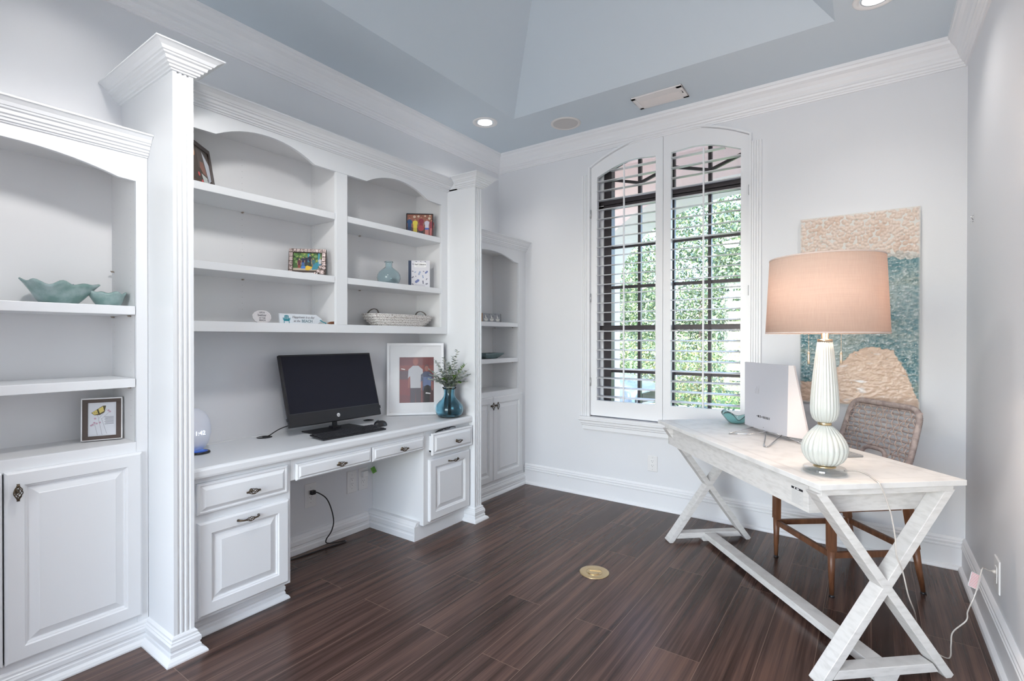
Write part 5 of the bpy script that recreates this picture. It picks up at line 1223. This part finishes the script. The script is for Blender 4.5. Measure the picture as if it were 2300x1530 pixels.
m = MB(); me = bpy.data.meshes.new('painted_surface')
me.from_pydata(P, [], [(j*(nx+1)+i, j*(nx+1)+i+1, (j+1)*(nx+1)+i+1, (j+1)*(nx+1)+i) for j in range(nz_) for i in range(nx)])
ca = me.color_attributes.new('paint', 'FLOAT_COLOR', 'POINT'); ca.data.foreach_set('color', np.array([(*c, 1) for c in colr], dtype=np.float32).ravel())
PM = mat('thick_paint', (.5, .5, .5), .28); at_ = N(PM, 'ShaderNodeAttribute'); at_.attribute_name = 'paint'; Lk(PM, at_.outputs['Color'], bsdf(PM).inputs['Base Color'])
me.materials.append(PM); me.polygons.foreach_set('use_smooth', [True]*len(me.polygons)); o = bpy.data.objects.new('painted_surface', me); COL.objects.link(o); attach(o, cv)
b = MB(mat('canvas_edge', (.70, .69, .66), .8)); b.box(cx0, cx1, YB-.0345, YB-.001, cz0, cz1); b.build('stretched_canvas', cv)

# ------------------------------------------------------------------ outside: porch, planting, drive
PINKS = noisy(mat('pink_stucco', (.84, .745, .735), .85), None, None, ns=60, detail=3, bump=.3)
def ext(nm, b): o = b.build(nm); return struct(o)
GZ = -.30
LAWN = noisy(mat('lawn', (.12, .26, .06), .9), (.07, .17, .03), (.20, .36, .09), ns=9, detail=8, bump=.4, bumpd=.02)
b = MB(LAWN); b.box(-40, 30, YB+3.2, 60, GZ-.1, GZ); ext('ground', b)
DRV = noisy(mat('pale_paving', (.50, .45, .43), .85), (.42, .38, .36), (.60, .55, .52), ns=20)
b = MB(DRV); b.box(-14, -1.9, 7.6, 12.2, GZ, GZ+.02); b.box(-20, 24, 19.5, 22.5, GZ, GZ+.02); ext('trim_6', b)
b = MB(DRV); b.box(-6, 4, YB+.215, 7.0, GZ, -.12); ext('trim_7', b)
b = MB(PINKS)
AXC, AHW, ASP, ARB, AY0, AY1 = -1.09, 1.57, 2.05, .92, 5.45, 6.20
def pz(x): t = (x-AXC)/AHW; return ASP+ARB*math.sqrt(max(0, 1-t*t))
b.box(-5.5, AXC-AHW, AY0, AY1, -.12, 3.5); b.box(AXC+AHW, 4.0, AY0, AY1, -.12, 3.5)
for i in range(28):
    xa = AXC-AHW*math.cos(PI*i/28); xb = AXC-AHW*math.cos(PI*(i+1)/28); za, zb_ = pz(xa), pz(xb)
    b.hexa([(xa, AY0, za), (xb, AY0, zb_), (xb, AY1, zb_), (xa, AY1, za), (xa, AY0, 3.5), (xb, AY0, 3.5), (xb, AY1, 3.5), (xa, AY1, 3.5)])
ext('wall_porch', b)
b = MB(PINKS); b.box(-5.5, 4.0, YB+.10, AY1+.3, 3.30, 3.45); b.box(-5.5, 4, YB+.215, YB+.26, 3.2, 3.35); ext('ceiling_porch', b)
b = MB(PINKS); b.box(-5.6, -5.4, YB+.2, AY0, -.12, 3.4); ext('wall_porch_side', b)
t_ = thing('porch_lamp', 'white round porch ceiling lamp seen through the top of the right shutter', 'lamp', (-1.22, 5.2, 3.30))
b = MB(WPLAS); b.lathe([(.17, 0), (.175, -.015), (.15, -.03)], 24, (-1.02, 4.75, 3.30)); b.build('canopy', t_)
b = MB(emis('porch_glow', (1, .97, .92), 1.2)); b.lathe([(.14, -.03), (.13, -.055), (.08, -.075), (0, -.08)], 24, (-1.02, 4.75, 3.30)); b.build('bowl', t_)
LEAFM = [mat('leaf_dark', (.06, .11, .06), .4), mat('leaf_mid', (.14, .21, .10), .4), mat('leaf_light', (.30, .37, .18), .4), mat('leaf_blue', (.20, .25, .22), .35), mat('leaf_yellow', (.48, .46, .18), .5)]
BARK = mat('bark', (.16, .12, .10), .9)
def foliage(nm, label, cat, base_, blobs, cnt, size, seed, pal=(0, 1, 1, 2, 3), trunk=None, group=None):
    cnt = int(cnt*1.9); size = size*.66
    rr = np.random.RandomState(seed); t = thing(nm, label, cat, base_, group)
    vs = []; fs = []; mi = []
    vol = np.array([bb[3]*bb[4]*bb[5] for bb in blobs]); vol = vol**.67; vol /= vol.sum()
    for bb, fr_ in zip(blobs, vol):
        k = int(cnt*fr_); d = rr.normal(size=(k, 3)); d /= np.linalg.norm(d, axis=1)[:, None]; rad = .55+.5*rr.rand(k)**.5
        bump = 1+.18*np.sin(d[:, 0]*7+seed)*np.sin(d[:, 2]*6+1)
        c = np.array(bb[:3]) + d*np.array(bb[3:6])*(rad*bump)[:, None]
        a = rr.normal(size=(k, 3)); a /= np.linalg.norm(a, axis=1)[:, None]; e = np.cross(a, rr.normal(size=(k, 3))); e /= np.linalg.norm(e, axis=1)[:, None]
        L1 = size*(.6+.8*rr.rand(k))[:, None]; q0 = c-a*L1; q1 = c+e*L1*.42; q2 = c+a*L1; q3 = c-e*L1*.42
        n0 = len(vs); vs += np.stack([q0, q1, q2, q3], 1).reshape(-1, 3).tolist(); fs += [(n0+4*i, n0+4*i+1, n0+4*i+2, n0+4*i+3) for i in range(k)]
        mi += rr.choice(pal, size=k).tolist()
    vs = [(v[0], v[1], max(v[2], GZ+.02)) for v in vs]
    me = bpy.data.meshes.new('foliage'); me.from_pydata(vs, [], fs)
    for m_ in LEAFM: me.materials.append(m_)
    me.polygons.foreach_set('material_index', mi); o = bpy.data.objects.new('foliage', me); COL.objects.link(o); attach(o, t)
    if trunk:
        b = MB(BARK)
        for p, q, r in trunk: p, q = Vector(p), Vector(q); b.tube([p, p.lerp(q, .5)+Vector((.05, .03, 0)), q], [r, r*.8, r*.6], 8)
        b.build('trunk', t)
    return t
foliage('tree', 'broad leafy tree outside, centred behind the right shutter', 'tree', (-3.9, 14.5, GZ), [(-3.9, 14.5, 3.1, 2.3, 1.4, 1.9), (-2.5, 14.2, 2.2, 1.5, 1.2, 1.5), (-5.2, 15, 2.0, 1.6, 1.2, 1.6), (-3.6, 14.3, 4.3, 1.3, 1, 1.1)], 15000, .085, 1, (0, 1, 2, 2, 3), [((-3.9, 14.5, GZ), (-3.8, 14.6, 2.4), .16)])
foliage('tree', 'tall dark tree outside, at the right side of the right shutter', 'tree', (-.6, 17.5, GZ), [(-1.6, 18.2, 3.2, 2.4, 1.5, 2.2), (-2.9, 18.6, 4.3, 1.7, 1.4, 1.5), (-.2, 18.3, 2.5, 1.5, 1.3, 1.7)], 14000, .09, 2, (0, 0, 1, 3, 2), [((-1.2, 17.5, GZ), (-1.3, 17.5, 2.4), .18)])
foliage('tree', 'bright green tree outside, seen through the left shutter', 'tree', (-8.8, 18.2, GZ), [(-8.8, 18.2, 3.5, 2.4, 1.5, 2.3), (-7.6, 17.9, 2.0, 1.8, 1.2, 1.5), (-10.6, 18.5, 2.6, 1.8, 1.4, 2.0)], 15000, .10, 3, (1, 2, 2, 3, 0), [((-8.8, 18.2, GZ), (-8.8, 18.3, 2.6), .16)])
foliage('hedge', 'long clipped hedge with yellow-green leaves beyond the driveway', 'hedge', (-5.6, 12.9, GZ), [(-9.4+.9*k, 12.25+.08*(k % 3), .45, .80, .45, .85) for k in range(8)], 13000, .06, 4, (1, 2, 2, 4, 3))
foliage('hedge', 'low hedge with mixed leaves across the lawn at the right', 'hedge', (-.6, 18.6, GZ), [(-3.2+1.1*k, 15.9+.1*(k % 2), .35, .9, .5, .65) for k in range(2)]+[(1.5+.9*k, 16.5, .5, .9, .6, 1.0) for k in range(2)], 7000, .06, 5, (1, 2, 4, 3, 0))
foliage('shrub', 'clump of grassy blue-green plants just beyond the porch', 'shrub', (-2.3, 8.2, GZ), [(-2.6+.42*k, 8.0+.1*(k % 2), -.05, .34, .26, .30) for k in range(5)], 4200, .065, 6, (0, 3, 1, 2))
foliage('shrub', 'small round shrub at the edge of the drive, lower right of the window', 'shrub', (-1.6, 11.2, GZ), [(-1.75, 11.2, .0, .42, .33, .36)], 2600, .05, 7, (0, 1, 2))
foliage('shrub', 'bright leafy shrub beside the lawn at the right of the window', 'shrub', (-1.3, 13.0, GZ), [(-1.3, 13.0, .1, .5, .35, .45)], 2200, .06, 8, (1, 2, 4))
# silver car on the drive
car = thing('car', 'silver car parked outside, seen low through the left shutter', 'car', (-5.9, 9.9, GZ+.02))
CARP = mat('silver_car_paint', (.50, .56, .66), .22, .6); bsdf(CARP).inputs['Coat Weight'].default_value = 1
GLS = mat('dark_car_glass', (.03, .04, .05), .05); TYRE = mat('tyre', (.03, .03, .03), .8); HLT = mat('headlamp_glass', (.75, .78, .82), .08, .2)
g0 = GZ+.02; X0c = -3.62
def sec(x, w, zb, zs, zt, rw): # cross-section (y half width)
    return [(x, -w, zb), (x, -w*1.0, zs*.55+zb*.45), (x, -w*.98, zs), (x, -rw, zt), (x, 0, zt+.02), (x, rw, zt), (x, w*.98, zs), (x, w, zs*.55+zb*.45), (x, w, zb)]
S_ = [(0, .62, .28, .48, .56, .45), (-.06, .76, .22, .60, .68, .60), (-.30, .85, .20, .68, .76, .66), (-.75, .88, .20, .78, .86, .70), (-1.20, .89, .20, .86, .94, .74), (-1.45, .89, .20, .90, 1.00, .70), (-2.10, .89, .20, .92, 1.40, .60), (-2.7, .89, .20, .93, 1.47, .60), (-3.5, .89, .20, .94, 1.40, .58), (-4.05, .87, .22, .94, 1.02, .66), (-4.45, .82, .25, .86, .94, .60), (-4.6, .72, .30, .70, .78, .5)]
b = MB(CARP); b.frame((X0c, 9.9, g0), (1, 0, 0), (0, 1, 0), (0, 0, 1)); P = []
for s_ in S_: P += sec(*s_)
b.add(P, [(i*9+k, (i+1)*9+k, (i+1)*9+k+1, i*9+k+1) for i in range(11) for k in range(8)]+[tuple(range(9)), tuple(range(99, 108)[::-1] if 0 else range(99, 108))], True); o = b.build('body', car)
sd_ = o.modifiers.new('sub', 'SUBSURF'); sd_.levels = 1; sd_.render_levels = 2
b = MB(GLS); b.frame((X0c, 9.9, g0), (1, 0, 0), (0, 1, 0), (0, 0, 1))
for sgy in (-1, 1): b.add([(-1.75, sgy*.88, .95), (-3.7, sgy*.88, .96), (-3.35, sgy*.70, 1.33), (-2.2, sgy*.70, 1.33)], [(0, 1, 2, 3)])
b.add([(-1.42, -.72, 1.00), (-1.42, .72, 1.00), (-2.08, .58, 1.39), (-2.08, -.58, 1.39)], [(0, 1, 2, 3)]); b.build('windscreen', car)
for xw in (-.85, -3.65):
    for yw in (-.82, .82):
        b = MB(TYRE); b.frame((X0c+xw, 9.9+yw, g0+.32), (1, 0, 0), (0, 0, 1), (0, -1, 0)); b.lathe([(.20, -.10), (.31, -.10), (.325, -.06), (.325, .06), (.31, .10), (.20, .10)], 32, cap=False); w_o = b.build('wheel', car)
        b = MB(CHROME); b.frame((X0c+xw, 9.9+yw, g0+.32), (1, 0, 0), (0, 0, 1), (0, -1, 0))
        b.lathe([(.205, -.09), (.21, .09), (.195, .10), (.19, .07)], 28, cap=False); b.lathe([(0, .06), (.06, .075), (.07, .05)], 14)
        for k in range(5): a = 2*PI*k/5; b.bar((.05*math.cos(a), .05*math.sin(a), .07), (.20*math.cos(a), .20*math.sin(a), .085), .05, .015, (-math.sin(a), math.cos(a), 0))
        b.build('hub', w_o)
for sgy in (-1, 1):
    b = MB(HLT); b.frame((X0c, 9.9, g0), (1, 0, 0), (0, 1, 0), (0, 0, 1)); b.hexa([(-.42, sgy*.80, .60), (-.10, sgy*.66, .56), (-.05, sgy*.50, .56), (-.3, sgy*.55, .60), (-.50, sgy*.83, .70), (-.18, sgy*.72, .66), (-.14, sgy*.52, .665), (-.4, sgy*.6, .70)]); b.build('headlamp', car)
b = MB(BLACK); b.frame((X0c, 9.9, g0), (1, 0, 0), (0, 1, 0), (0, 0, 1)); b.box(-.06, .012, -.40, .40, .34, .52)
for sgy in (-1, 1): b.box(-.14, -.02, min(sgy*.48, sgy*.66), max(sgy*.48, sgy*.66), .32, .42)
b.build('grille', car)
